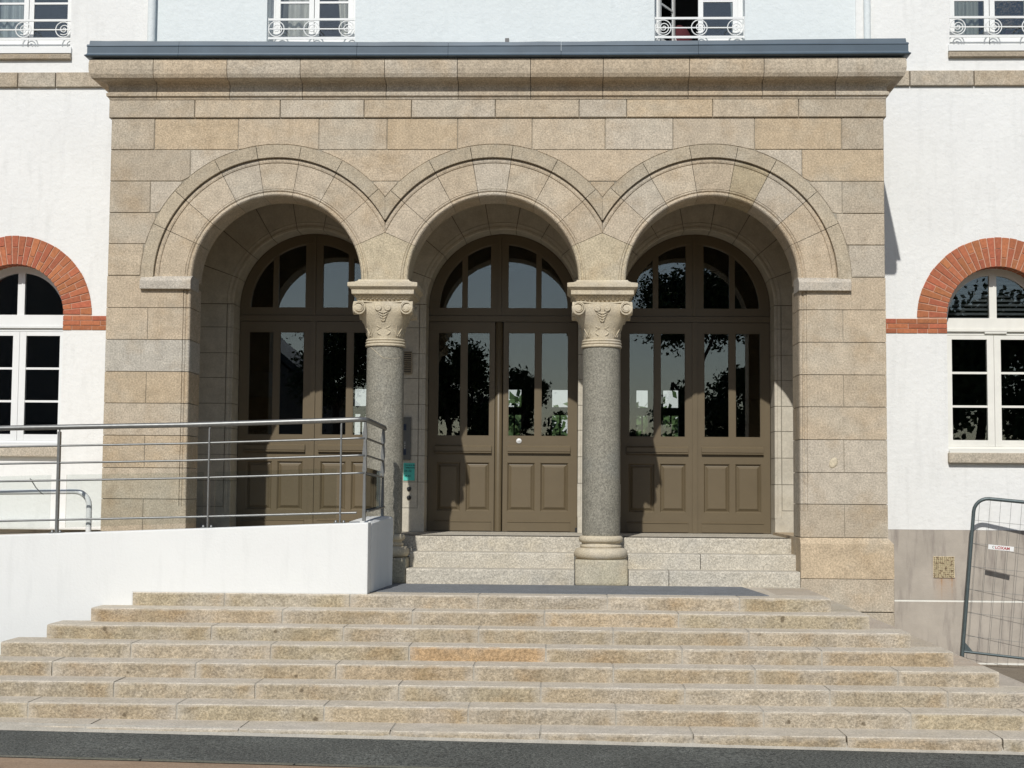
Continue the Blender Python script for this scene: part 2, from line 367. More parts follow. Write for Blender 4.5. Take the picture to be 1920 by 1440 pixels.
# bricks
bc = MB()
def brickcol():
    t = rng.uniform(.82, 1.12); return (.40*t, .125*t*rng.uniform(.9, 1.2), .060*t)
for sgn in (-1, 1):
    cx = sgn*WX; RI, ROB = WR, .888; nC = 33
    mo = MB(); ring = []
    for i in range(41):
        t = pi*i/40; ring.append([(cx+rr*cos(t), y, WZ+rr*sin(t)) for rr, y in ((RI+.006, 2.02), (RI+.006, YW-.002), (ROB-.004, YW-.002), (ROB-.004, 2.02))])
    mo.rings(ring, smooth=False)
    for s2 in (-1, 1):
        xa, xb = sorted((cx+s2*(RI+.006), cx+s2*(ROB-.004))); mo.box(xa, xb, YW-.002, 2.02, 2.66, WZ)
    xa, xb = sorted((cx-sgn*(ROB-.004), sgn*3.6)); mo.box(xa, xb, YW-.002, YW+.05, 2.66, 2.818)
    mo.build('brick_mortar', BMORT, bld)
    for i in range(nC):
        t0 = pi*i/nC+.0055; t1 = pi*(i+1)/nC-.0055
        cut = .105 if i % 2 else .205
        cut += rng.uniform(-.012, .012)
        for ra, rb in ((RI, RI+cut-.004), (RI+cut+.004, ROB+rng.uniform(-.003, .003))):
            g = .0035/ra
            P = [(cx+ra*cos(t0+g), WZ+ra*sin(t0+g)), (cx+rb*cos(t0), WZ+rb*sin(t0)), (cx+rb*cos(t1), WZ+rb*sin(t1)), (cx+ra*cos(t1-g), WZ+ra*sin(t1-g))]
            MB().prism(P, YW-.009+rng.uniform(-.002, .002), 2.01, .002).build('brick', BRICKM, bld, brickcol())
    # courses under the springing and the band towards the porch
    for k in range(3):
        z0 = 2.659+k*.0545; z1 = z0+.047
        for s2 in (-1, 1):
            cut = (.105, .20, .105)[k]
            far = sgn*3.6 if s2 == -sgn else cx+s2*(ROB+.6)
            L = abs(far-cx)-RI; marks = [0, cut]
            while marks[-1] < L-.08: marks.append(marks[-1]+(.11 if rng.random() < .2 else .225))
            marks[-1] = L
            for m0, m1 in zip(marks[:-1], marks[1:]):
                xa, xb = sorted((cx+s2*(RI+m0), cx+s2*(RI+m1-.008)))
                deep = 2.01 if m0 == 0 else YW+.05
                MB().cbox(xa, xb, YW-.009+rng.uniform(-.002, .002), deep, z0, z1, .002).build('brick', BRICKM, bld, brickcol())
# arched windows
def pane(parent, x0, x1, z0, z1, y, m=GLASS):
    return MB().box(x0, x1, y, y+.004, z0, z1).build('pane', m, parent)
def room(name, x0, x1, y0, y1, z0, z1, parent, m=DARK):
    b_ = MB(); v = [(x0,y0,z0),(x1,y0,z0),(x1,y1,z0),(x0,y1,z0),(x0,y0,z1),(x1,y0,z1),(x1,y1,z1),(x0,y1,z1)]
    b_.add(v, [(0,1,2,3),(4,7,6,5),(1,5,6,2),(2,6,7,3),(3,7,4,0)]); return b_.build(name, m, parent)
for sgn in (-1, 1):
    cx = sgn*WX; fm = WPVC if sgn < 0 else CREAM; Y = 2.08
    win = MB(); G = .50
    # arched head frame
    rr_ = []
    for i in range(33):
        t = pi*i/32; rr_.append([(cx+q*cos(t), y, WZ+q*sin(t)) for q, y in ((G, Y+.05), (G, Y), (.64, Y), (.64, Y+.05))])
    win.rings(rr_, smooth=False)
    win.box(cx-.04, cx+.04, Y-.004, Y+.05, WZ+.02, WZ+G)
    win.box(cx-.60, cx+.60, Y-.012, Y+.05, WZ-.105, WZ+.022)            # transom
    win.box(cx-.60, cx+.60, Y-.03, Y+.05, WZ-.128, WZ-.108)
    win.box(cx-.60, cx+.60, Y-.002, Y+.05, WZ-.165, WZ-.129)
    win.box(cx-.60, cx-.545, Y, Y+.05, WB-.0, WZ-.166); win.box(cx+.545, cx+.60, Y, Y+.05, WB, WZ-.166)
    win.box(cx-.545, cx+.545, Y-.01, Y+.05, WB, WB+.055); win.box(cx-.58, cx+.58, Y-.05, Y-.011, WB-.0, WB+.03)
    if sgn > 0: win.box(cx-.10, cx+.14, Y-.028, Y-.003, WZ-.150, WZ-.132)
    w_ = win.build('arched_window', fm, bld); w_['label'] = 'white arched window left of the porch' if sgn < 0 else 'cream arched window right of the porch'
    for s2 in (-1, 1):
        le = MB(); xi, xo = (.0, .545)
        def bx(a_, b2, y0, y1, z0, z1):
            p, q = sorted((cx+s2*a_, cx+s2*b2)); le.box(p, q, y0, y1, z0, z1)
        bx(.002, .075, Y-.012, Y+.04, WB+.056, WZ-.17); bx(.46, .544, Y-.008, Y+.04, WB+.056, WZ-.17)
        bx(.075, .46, Y-.008, Y+.04, WB+.056, WB+.125); bx(.075, .46, Y-.008, Y+.04, WZ-.215, WZ-.17)
        for k in (1, 2):
            zc = WB+.125+(WZ-.215-WB-.125)*k/3; bx(.075, .46, Y-.003, Y+.02, zc-.012, zc+.012)
        L = le.build('casement', fm, w_)
        p, q = sorted((cx+s2*.06, cx+s2*.47))
        zz = [WB+.11, WB+.125+(WZ-.34-WB)/3, WB+.125+(WZ-.34-WB)*2/3, WZ-.2]
        for k in range(3): pane(w_, p, q, zz[k], zz[k+1]-.001, Y+.008)
    P = [(cx+G*1.03*cos(pi*i/24), WZ+.0+G*1.03*sin(pi*i/24)) for i in range(25)]
    MB().prism(P, Y+.02, Y+.024).build('pane', GLASS, w_)
    if sgn > 0:
        for k in range(9):
            bl = MB(); bl.box(cx-.5, cx+.5, Y+.10, Y+.12, WZ+.02+k*.05, WZ+.045+k*.05)
            bl.build('blind_slat', plain('blind grey %d' % k, (.10, .11, .12), .7) if k == 0 else bpy.data.materials['blind grey 0'], w_)
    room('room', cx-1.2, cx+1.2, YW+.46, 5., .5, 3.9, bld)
    # sills
    s_ = MB(); s_.plan([(cx-WR-.01, YW-.065), (cx+WR+.01, YW-.065), (cx+WR+.01, YW+.1), (cx-WR-.01, YW+.1)], 1.243, 1.353)
    s_.build('window_sill', GRAN, bld, stonecol(5, .95), bev=.01)
    MB().box(cx-WR, cx+WR, YW-.055, Y+.02, 1.3535, WB).build('sill_render', PLAS if sgn < 0 else CREAM, bld)
# upper windows with wrought railings
def spiral(cx, cz, y, r0, turns=1.75, n_=44, flip=1):
    return [(cx+flip*(r0*(1-.86*t/n_))*cos(-2.2+2*pi*turns*t/n_), y, cz+(r0*(1-.86*t/n_))*sin(-2.2+2*pi*turns*t/n_)) for t in range(n_+1)]
NAMES = ['leftmost upper', 'upper left', 'upper right', 'rightmost upper']
for k, (cx, h) in enumerate(UW):
    Y = 2.06; w_ = MB()
    zb = UZ+.055
    w_.box(cx-h, cx-h+.055, Y, Y+.05, zb, 8.1); w_.box(cx+h-.055, cx+h, Y, Y+.05, zb, 8.1)
    w_.box(cx-h, cx+h, Y-.02, Y+.05, UZ+.0, zb-.002)
    win = w_.build('window', WPVC, bld); win['label'] = NAMES[k]+' window with white casements'
    for s2 in (-1, 1):
        opened = (k == 2 and s2 == -1)
        le = MB(); W = h-.06
        def bx(a_, b2, y0, y1, z0, z1): le.box(min(a_, b2), max(a_, b2), y0, y1, z0, z1)
        bx(0, .055, 0, .045, zb, 8.05); bx(W-.055, W, 0, .045, zb, 8.05); bx(.055, W-.055, 0, .045, zb, zb+.13)
        for q in range(1, 5): bx(.055, W-.055, .003, .03, zb+.13+.385*q, zb+.153+.385*q)
        o_ = le.build('casement', WPVC, win)
        gp = MB().box(.05, W-.05, .012, .016, zb+.06, 8.05).build('pane', GLASS, win)
        for q in (o_, gp):
            if opened: q.location = (cx-h+.07, Y+.03, 0); q.rotation_euler = (0, 0, radians(62))
            elif s2 > 0: q.location = (cx+.004, Y+.0, 0)
            else: q.location = (cx-W-.004, Y+.0, 0)
    if k != 2 or True:
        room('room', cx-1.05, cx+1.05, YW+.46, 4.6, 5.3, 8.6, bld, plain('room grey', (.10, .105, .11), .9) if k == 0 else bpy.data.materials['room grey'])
    # railing
    rl = MB(); y = 1.90
    zt, z1 = 6.200, 5.985
    rl.box(cx-h+.01, cx+h-.01, y-.01, y+.01, zt-.012, zt+.012); rl.box(cx-h+.01, cx+h-.01, y-.01, y+.01, z1-.011, z1+.011)
    rl.box(cx-h+.02, cx+h-.02, y-.006, y+.006, 6.0865, 6.0985)
    for s2 in (-1, 1): rl.box(cx+s2*(h-.004)-.006, cx+s2*(h-.004)+.006, y-.01, y+.01, z1-.02, zt+.02)
    ro = rl.build('window_railing', WPVC, bld); ro['label'] = NAMES[k]+' window railing of white wrought iron scrolls'
    n_s = 3
    for q in range(n_s):
        xc = cx+(q-1)*(h-.10)
        sc = MB(); sc.tube([(xc+.088*cos(2*pi*i/28), y-.002, 6.0925+.088*sin(2*pi*i/28)) for i in range(28)], .0065, 6, True)
        sc.tube(spiral(xc+.006, 6.0945, y-.002, .066), .0058, 6); sc.build('scroll', WPVC, ro)
    if k in (0, 3): 
        MB().box(cx-h-.02, cx+h+.02, YW-.03, Y+.02, 5.80, UZ-.001).build('sill_render', WPVC, bld)
        MB().cbox(cx-h-.02, cx+h+.02, YW-.045, YW+.02, 5.725, 5.785, .008).build('window_sill', GRAN, bld, stonecol(4, .85))
    else: MB().box(cx-h, cx+h, YW-.02, Y+.02, 5.83, UZ-.001).build('sill_render', WPVC, bld)
def curtain(x0, x1, y, z0, z1, label, m=CURT, skew=0, amp=.02, group=None):
    cm = MB(); n_ = 60; v = []
    for i in range(n_+1):
        t = i/n_; x = x0+(x1-x0)*t; yy = y+amp*sin(t*(x1-x0)*70)+.5*amp*sin(t*(x1-x0)*31+1)
        v += [(x+skew*(1-t), yy, z0), (x, yy, z1)]
    fs = [(2*i, 2*i+2, 2*i+3, 2*i+1) for i in range(n_)]
    cm.add(v, fs, True); return tag(cm.build('curtain', m), label, 'curtain', group)
SHEER = plain('sheer curtain', (.55, .60, .62), .9)
curtain(-2.50, -2.20, 2.32, 5.9, 8., 'beige curtain in the left pane of the upper left window', CURT, -.10)
curtain(-2.04, -1.78, 2.32, 5.9, 8., 'beige curtain drawn aside in the right pane of the upper left window', CURT, .16)
curtain(-5.95, -5.58, 2.30, 5.9, 8., 'grey sheer curtain in the leftmost upper window', SHEER)
curtain(5.08, 5.40, 2.3, 5.9, 8., 'pale curtain in the left pane of the rightmost upper window', plain('pale curtain', (.40, .42, .39), .9))
curtain(2.52, 2.66, 2.30, 5.9, 8., 'narrow grey curtain at the right of the upper right window', SHEER, .1)
# desk items in the open window
tc = MB(); tc.box(2.44, 2.57, 2.16, 2.22, 5.935, 6.02); tc.cur = 1; tc.box(2.49, 2.535, 2.157, 2.1595, 5.945, 5.985)
tag(tc.build('tissue_box', [plain('box blue', (.05, .22, .55), .5), WPVC]), 'blue and white box behind the glass of the upper right window', 'box')
jk = MB(); rings_ = []
for i, (z, hw, d_) in enumerate([(5.9, .15, .1), (6.05, .16, .11), (6.2, .15, .1), (6.3, .09, .08), (6.34, .03, .03)]):
    rings_.append([(2.03+hw*cos(2*pi*q/16), 2.62+d_*sin(2*pi*q/16), z) for q in range(16)])
jk.rings(rings_); jk.cur = 1
for dx in (-.05, -.015): jk.tube([(2.0+dx, 2.50, 6.12), (1.985+dx, 2.505, 6.2), (1.97+dx, 2.52, 6.27), (1.95+dx, 2.54, 6.31)], .006, 5)
tag(jk.build('jacket', [plain('dark red cloth', (.07, .01, .015), .9), WPVC]), 'dark red jacket with white stripes inside the open upper right window', 'jacket')
vs = thing('flower_vase', 'dark red vase of dried flowers in the rightmost upper window', 'vase', loc=(0, 0, 0))
MB().lathe([(.02, 5.93), (.045, 5.94), (.05, 6.06), (.035, 6.12), (.05, 6.16)], 5.73, 2.3, 16).build('vase', plain('vase red', (.12, .015, .03), .4), vs)
fl = MB()
for i in range(420):
    a_ = rng.uniform(0, 2*pi); q = rng.uniform(.0, .30)**.8; z = 6.16+rng.uniform(0, .42); x = 5.73+q*cos(a_)*(.4+z-6.16); y = 2.3+.1*sin(a_)
    s_ = .013; t = rng.uniform(0, pi)
    fl.add([(x-s_*cos(t), y, z-s_*sin(t)), (x+s_*sin(t), y-.01, z-s_*cos(t)), (x+s_*cos(t), y, z+s_*sin(t)), (x-s_*sin(t), y+.01, z+s_*cos(t))], [(0, 1, 2, 3)])
o_ = fl.build('dried_flowers', plain('dried flowers', (.16, .12, .09), .9, var=.5, vs=30), vs)
# downpipes
for (x, rr_, lb) in ((-3.962, .044, 'white downpipe on the wall above the left end of the porch'), (4.045, .038, 'white downpipe on the wall above the right end of the porch')):
    dp = MB(); dp.tube([(x, YW-rr_-.01, 5.2), (x, YW-rr_-.01, 9)], rr_, 20); tag(dp.build('downpipe', PLASB), lb, 'pipe')
MB().box(3.925, 3.998, YW-.018, YW+.02, 5.2, 9).build('pilaster_strip', PLAS, bld)

# ------------------------------------------------------------------ the stone porch
por = thing('stone_porch', 'granite entrance porch with three round arches on two columns and a zinc edged cornice', 'porch')
PX = 3.832
def env(x, rr):
    h_ = -9
    for c_ in CX:
        if abs(x-c_) < rr: h_ = max(h_, ZS+sqrt(rr*rr-(x-c_)**2))
    return h_
def ashlar(x0, x1, z0, z1, col=None, y0=0., name='stone', g=.0035, rr=RO+.003):
    """wall stone trimmed by the outer rings of the arches"""
    x0 += g; x1 -= g; z0 += g; z1 -= g
    xs = sorted(set([x0, x1]+[x for c_ in CX for x in arcx(c_, rr, 48) if x0 < x < x1]+[x for x in (-A/2, A/2) if x0 < x < x1]))
    runs = []; cur = []
    for x in xs:
        if max(z0, env(x, rr)) < z1-.004: cur.append(x)
        else:
            if len(cur) > 1: runs.append(cur)
            cur = []
    if len(cur) > 1: runs.append(cur)
    for rn in runs:
        bot = []
        for x in rn: bot.append((x, max(z0, env(x, rr))))
        b2 = [bot[0]]
        for i in range(1, len(bot)-1):
            if abs(bot[i][1]-z0) > 1e-6 or abs(bot[i-1][1]-z0) > 1e-6 or abs(bot[i+1][1]-z0) > 1e-6: b2.append(bot[i])
        b2.append(bot[-1])
        if abs(rn[-1]-rn[0]) < .03: continue
        MB().prism(b2+[(rn[-1], z1), (rn[0], z1)], y0+rng.uniform(-.0025, .0025), y0+.16, .005).build(name, GRAN, por, col or stonecol())
ROWS = [4.588, 4.272, 3.955, 3.637, 3.325, 3.008, 2.69, 2.372, 2.055, 1.742, 1.424, 1.106, .80, .48]
# frieze
J = [-3.855, -2.991, -2.133, -1.295, -.822, .011, .841, 1.31, 2.156, 2.998, 3.855]
FC = [4, 0, 5, 1, 5, 2, 5, 6, 2, 4]
for i in range(10): MB().cbox(J[i]+.003, J[i+1]-.003, -.018+rng.uniform(-.001, .001), .15, 4.595, 4.773, .006).build('stone', GRAN, por, stonecol(FC[i]))
J = [-PX, -3.393, -2.551, -1.744, -1.063, -.362, .378, 1.1, 1.767, 2.569, 3.419, PX]
FC = [4, 6, 0, 3, 6, 0, 2, 5, 3, 6, 4]
for i in range(11): ashlar(J[i], J[i+1], ROWS[1], ROWS[0], stonecol(FC[i]))
J = [-PX, -3.026, -A/2-.02, A/2-.3, 3.031, PX]
for a_, b_, k_ in ((-PX, -3.026, 4), (-3.026, -2.2, 5), (-2.2, 0, 0), (0, A, 0), (A, 3.031, 5), (3.031, PX, 6)): ashlar(a_, b_, ROWS[2], ROWS[1], stonecol(k_))
for a_, b_ in ((-PX, -3.42), (-3.42, -2.2), (-2.2, 0), (0, A), (A, 3.42), (3.42, PX)): ashlar(a_, b_, ROWS[3], ROWS[2])
for a_, b_ in ((-PX, -2.6), (2.6, PX)): ashlar(a_, b_, ROWS[4], ROWS[3])
for a_, b_ in ((-PX, -2.9), (2.9, PX)): ashlar(a_, b_, ROWS[5], ROWS[4])
# piers
PROF = [(0, .05), (.006, .016), (.016, .006), (.026, .005), (.034, .016), (.044, .018), (.05, .009), (.058, .004), (.068, .004), (.0685, .014), (.0745, .014), (.075, 0.)]
PIERC = [None, 1, 5, 6, 2, 6, 4, 0]
for sg in (-1, 1):
    XI = sg*(A+R)
    def P_(lo_off): return XI+sg*lo_off
    def stone_plan(xa, xb, z0, z1, mould, col):
        """xa outer edge, xb inner edge as offsets from the arris"""
        if xb == 0:
            prof = [(P_(q), y) for q, y in PROF] if mould else [(P_(0), .006), (P_(.006), 0)]
            pl = prof+[(P_(xa), 0+.0), (P_(xa), TH), (P_(0), TH)]
        else: pl = [(P_(xb), 0), (P_(xa), 0), (P_(xa), TH), (P_(xb), TH)]
        MB().plan(pl, z0+.0035, z1-.0035).build('stone', GRAN, por, col)
    W = PX-A-R
    MB().plan([(P_(.505), 0), (P_(W), 0), (P_(W), TH), (P_(.505), TH)], 2.6935, 3.0045).build('stone', GRAN, por, stonecol(0, 1))
    stone_plan(.504, 0, 2.69, 2.91, True, stonecol(0, 1))
    for k in range(6, 13):
        z1, z0 = ROWS[k], ROWS[k+1]; two = k in (6, 8, 10, 12)
        kk = {6: 0, 7: 5, 8: 6, 9: 3, 10: 6, 11: 2, 12: 1}[k] if sg < 0 else {6: 0, 7: 2, 8: 1, 9: 0, 10: 5, 11: 5, 12: 4}[k]
        if k == 7 and sg < 0: colA = (.475, .44, .375)
        else: colA = stonecol(kk, 1.)
        if two:
            stone_plan(W, .428, z0, z1, False, stonecol(kk)); 
            if k == 12: stone_plan(.421, 0, z0, .735, False, colA); stone_plan(.421, 0, .7285, z1, True, colA)
            else: stone_plan(.421, 0, z0, z1, True, colA)
        else: stone_plan(W, 0, z0, z1, True, colA)
    # impost
    q = [(.503, 0), (.503, 2.875), (0, 0)]
    im = MB(); xa, xb = sorted((P_(-.006), P_(.503)))
    yz = [(.3, 2.872), (-.045, 2.872), (-.048, 2.955), (-.03, 2.972), (-.006, 2.992), (.04, 3.012), (.3, 3.012)]
    im.rings([[(xa, y, z) for y, z in yz], [(xb, y, z) for y, z in yz]], smooth=False)
    im.build('impost', GRAN, por, (.50, .455, .385), bev=.006)
    # plinth stones
    PI_, PO = P_(-.006), sg*(PX+.045)
    xa, xb = sorted((PI_, PO))
    yz = [(TH, .09), (-.052, .09), (-.052, .42), (-.004, .478), (TH, .478)]
    if sg > 0: poly = lambda x, yy: None
    pb = MB()
    for (xo, yf, z) in ((0, -.052, .0905), (0, -.052, .418), (.045, -.002, .4765)):
        pass
    v = []
    for z, o2 in ((.0895, 0), (.42, 0), (.4765, .045)):
        a0, a1 = sorted((PI_, PO-sg*o2)); v.append([(a0, -.052+o2*1.1, z), (a1, -.052+o2*1.1, z), (a1, YW-.01, z), (a0, YW-.01, z)])
    # only the outer pier block: keep the opening side straight
    pb.rings(v, smooth=False); pb.build('plinth_stone', GRAN, por, stonecol(6 if sg > 0 else 0, 1.05))
    MB().cbox(xa, xb, -.05, YW-.01, -.2265, .0835, .006).build('plinth_stone', GRAN, por, stonecol(3, .95))
    MB().cbox(xa, xb, -.052, YW-.01, -.56, -.2335, .006).build('plinth_stone', GRAN, por, stonecol(4, .95))
    MB().cbox(xa, xb, -.05, YW-.01, -1.1, -.567, .006).build('plinth_stone', GRAN, por, stonecol(4, .95))
    # side walls of the porch: coursed stones back to the main wall
    for k in range(13):
        z1, z0 = ROWS[k], ROWS[k+1]; cut = 1.0 if k % 2 else 1.3
        x_in, x_out = sg*(PX-.45), sg*PX; a0, a1 = sorted((x_in, x_out))
        ys = [(.165 if k < 5 else TH+.004, cut), (cut+.006, YW-.004)]
        for y0_, y1_ in ys: MB().box(a0, a1, y0_, y1_, z0+.0035, z1-.0035).build('stone', GRAN, por, stonecol())
    a0, a1 = sorted((sg*(PX-.45), sg*(PX+.02))); MB().box(a0, a1, .153, YW-.004, 4.595, 4.773).build('stone', GRAN, por, stonecol())
    a0, a1 = sorted((sg*(PX-.40), sg*(PX-.008))); MB().box(a0, a1, .16, YW-.002, .3, 4.77).build('wall', MORT, por)
# mortar core of the arcade wall
core = MB(); xs = sorted(set([-PX+.008, PX-.008, -A/2, A/2]+[x for c_ in CX for x in arcx(c_, RO-.012, 40)]))
def corelo(x):
    return max(ZS, env(x, RO-.012))
sample_strip(core, xs, corelo, lambda x: 4.6, .008, TH-.006)
core.build('wall', MORT, por)
for sg in (-1, 1):
    a0, a1 = sorted((sg*(A+R+.085), sg*(PX-.008))); MB().box(a0, a1, .008, TH-.006, -.2, ZS-.002).build('wall', MORT, por)
MB().box(-PX+.01, PX-.01, .01, YW-.002, 4.6, 4.768).build('wall', MORT, por)
MB().box(-PX+.41, PX-.41, TH, YW-.002, 4.35, 4.59).build('ceiling', LIME, por)
# voussoirs of the three arches
VP = [(0, TH), (0, .05), (.006, .036), (.016, .026), (.026, .025), (.034, .036), (.044, .038), (.05, .029), (.058, .024), (.068, .026), (.0685, .041), (.0735, .041), (.074, .032),
      (.328, .032), (.329, .041), (.334, .041), (.336, .031), (.350, .026), (.366, .026), (.376, .032), (.379, .038), (.382, -.002), (.512, 0.), (.512, TH-.05)]
def yprof(rr):
    p = VP[0]
    for q in VP[1:-1]:
        if q[0] >= rr: return p[1]+(q[1]-p[1])*((rr-p[0])/max(1e-6, q[0]-p[0]))
        p = q
    return 0
VA = [q for q in VP if q[0] < .381]+[(.3815, .034), (.3815, TH-.05)]
VH = [(.3835, TH-.05), (.3835, 0.001), (.386, -.002), (.509, -.0015), (.512, .003), (.512, TH-.05)]
def sector(mb, ci, prof, t0, t1, dy, n_=8, gap=.001):
    c_ = CX[ci]; rg = []
    for i in range(n_+1):
        t = t0+(t1-t0)*i/n_
        inner = (ci > 0 and cos(t) < 0) or (ci < 2 and cos(t) > 0)
        rmax = (A/2-gap)/max(1e-6, abs(cos(t))) if inner else 9.
        loop = []
        for q, y in prof:
            rr_ = R+q
            if rr_ > rmax: rr_ = max(rmax, R+prof[0][0]); y = yprof(rmax-R) if y < .2 else y
            loop.append((c_+rr_*cos(t), y+dy, ZS+rr_*sin(t)))
        rg.append(loop)
    mb.rings(rg, smooth=False)
spr = [MB(), MB()]
for ci, c_ in enumerate(CX):
    angs = [0]+[a_+rng.uniform(-1.6, 1.6) for a_ in (24, 41, 61, 80.5, 99.5, 119, 138, 156)]+[180]
    if ci > 0: angs[8] = 156
    if ci < 2: angs[1] = 24
    for k in range(9):
        t0, t1 = radians(angs[k])+(.0022 if k else 0), radians(angs[k+1])-(.0022 if k < 8 else 0)
        col = stonecol(rng.choice((0, 1, 2, 3, 3, 5)))
        if ci == 2 and k == 3: col = (.40, .335, .225)
        if (k == 0 and ci < 2) or (k == 8 and ci > 0): sector(spr[ci if k == 0 else ci-1], ci, VA, t0, t1, 0, gap=0)
        else:
            m_ = MB(); sector(m_, ci, VA, t0, t1, rng.uniform(-.0015, .0015)); m_.build('voussoir', GRAN, por, col)
        # the hood ring: only where it is not swallowed by its neighbour
        h0, h1 = t0, t1; lim = math.acos(A/2/(R+.3835))+.01
        if ci < 2: h0 = max(h0, lim)
        if ci > 0: h1 = min(h1, pi-lim)
        if h1-h0 > .03:
            if (k == 1 and ci < 2): h0 = lim
            m_ = MB(); sector(m_, ci, VH, h0, h1, rng.uniform(-.001, .001), 10)
            d_ = rng.uniform(.84, .95) if 0.9 < (h0+h1)/2 < 2.25 or (ci == 0 and k < 5) or ci == 1 else rng.uniform(.93, 1.02)
            m_.build('hood_stone', GRAN, por, tuple(q*d_ for q in (.475, .405, .298)))
for m_ in spr: m_.build('springer_stone', GRAN, por, (.50, .43, .305))
# cornice
CP = [(0, 4.7745), (.02, 4.776), (.028, 4.80), (.045, 4.808), (.047, 4.836), (.03, 4.846), (.026, 4.90), (.036, 4.928), (.07, 4.943), (.138, 4.946), (.163, 4.960), (.180, 4.995), (.186, 5.04), (.186, 5.10), (.180, 5.136), (.16, 5.15), (-.2, 5.15), (-.2, 4.7745)]
J = [None, -3.373, -2.638, -1.911, -1.075, -.358, .361, 1.073, 1.913, 2.64, 3.355, None]
for i in range(11):
    def xe(v_, q, sg):
        return v_ if v_ is not None else sg*(PX+q)
    la = [(xe(J[i], q, -1)+(.003 if J[i] is not None else 0), -q, z) for q, z in CP]
    lb = [(xe(J[i+1], q, 1)-(.003 if J[i+1] is not None else 0), -q, z) for q, z in CP]
    MB().rings([la, lb], smooth=False).build('cornice_stone', GRAN, por, stonecol(rng.choice((0, 1, 3, 4, 5)), rng.uniform(.9, 1.03)))
for sg in (-1, 1):
    ys = [None, .75, YW-.004]
    for i in range(2):
        la = [(sg*(PX+q), -q if ys[i] is None else ys[i]+.003, z) for q, z in CP]; lb = [(sg*(PX+q), ys[i+1], z) for q, z in CP]
        MB().rings([la, lb], smooth=False).build('cornice_stone', GRAN, por, stonecol())
# zinc flashing
ZP = [(.12, 5.152), (.205, 5.160), (.222, 5.168), (.223, 5.174), (.205, 5.186), (.2, 5.20), (.2, 5.262), (.206, 5.268), (.2, 5.274), (.185, 5.276), (.18, 5.318), (.12, 5.325)]
J = [None, -3.12, -1.35, -.45, .66, 2.0, None]
for i in range(6):
    def xz(v_, q, sg): return v_ if v_ is not None else sg*(PX+q)
    n_ = 5; rg = []
    for k in range(n_+1):
        L = []
        for q, z in ZP:
            xa = xz(J[i], q, -1)+(.0015 if J[i] is not None else 0); xb = xz(J[i+1], q, 1)-(.0015 if J[i+1] is not None else 0)
            x = xa+(xb-xa)*k/n_; sag = -.022*cos(x/PX*pi/2)+.010 if z > 5.27 else -.008*cos(x/PX*pi/2)
            L.append((x, -q-(.002 if i % 2 else 0), z+sag+(rng.uniform(-.003, .003) if z > 5.27 and q > .15 and 0 < k < n_ else 0)))
        rg.append(L)
    MB().rings(rg, smooth=False).build('zinc_flashing', ZINC, por)
for sg in (-1, 1):
    MB().rings([[(sg*(PX+q), -q, z) for q, z in ZP], [(sg*(PX+q), YW-.004, z) for q, z in ZP]], smooth=False).build('zinc_flashing', ZINC, por)
MB().box(-PX-.1, PX+.1, -.1, YW-.004, 5.151, 5.24).build('zinc_roof', ZINC, por)
tag(MB().box(.105, .145, -.10, -.06, 5.24, 5.368).build('roof_outlet', plain('grey metal', (.12, .12, .12), .5)), 'small grey square pipe end standing on the middle of the porch roof edge', 'pipe')

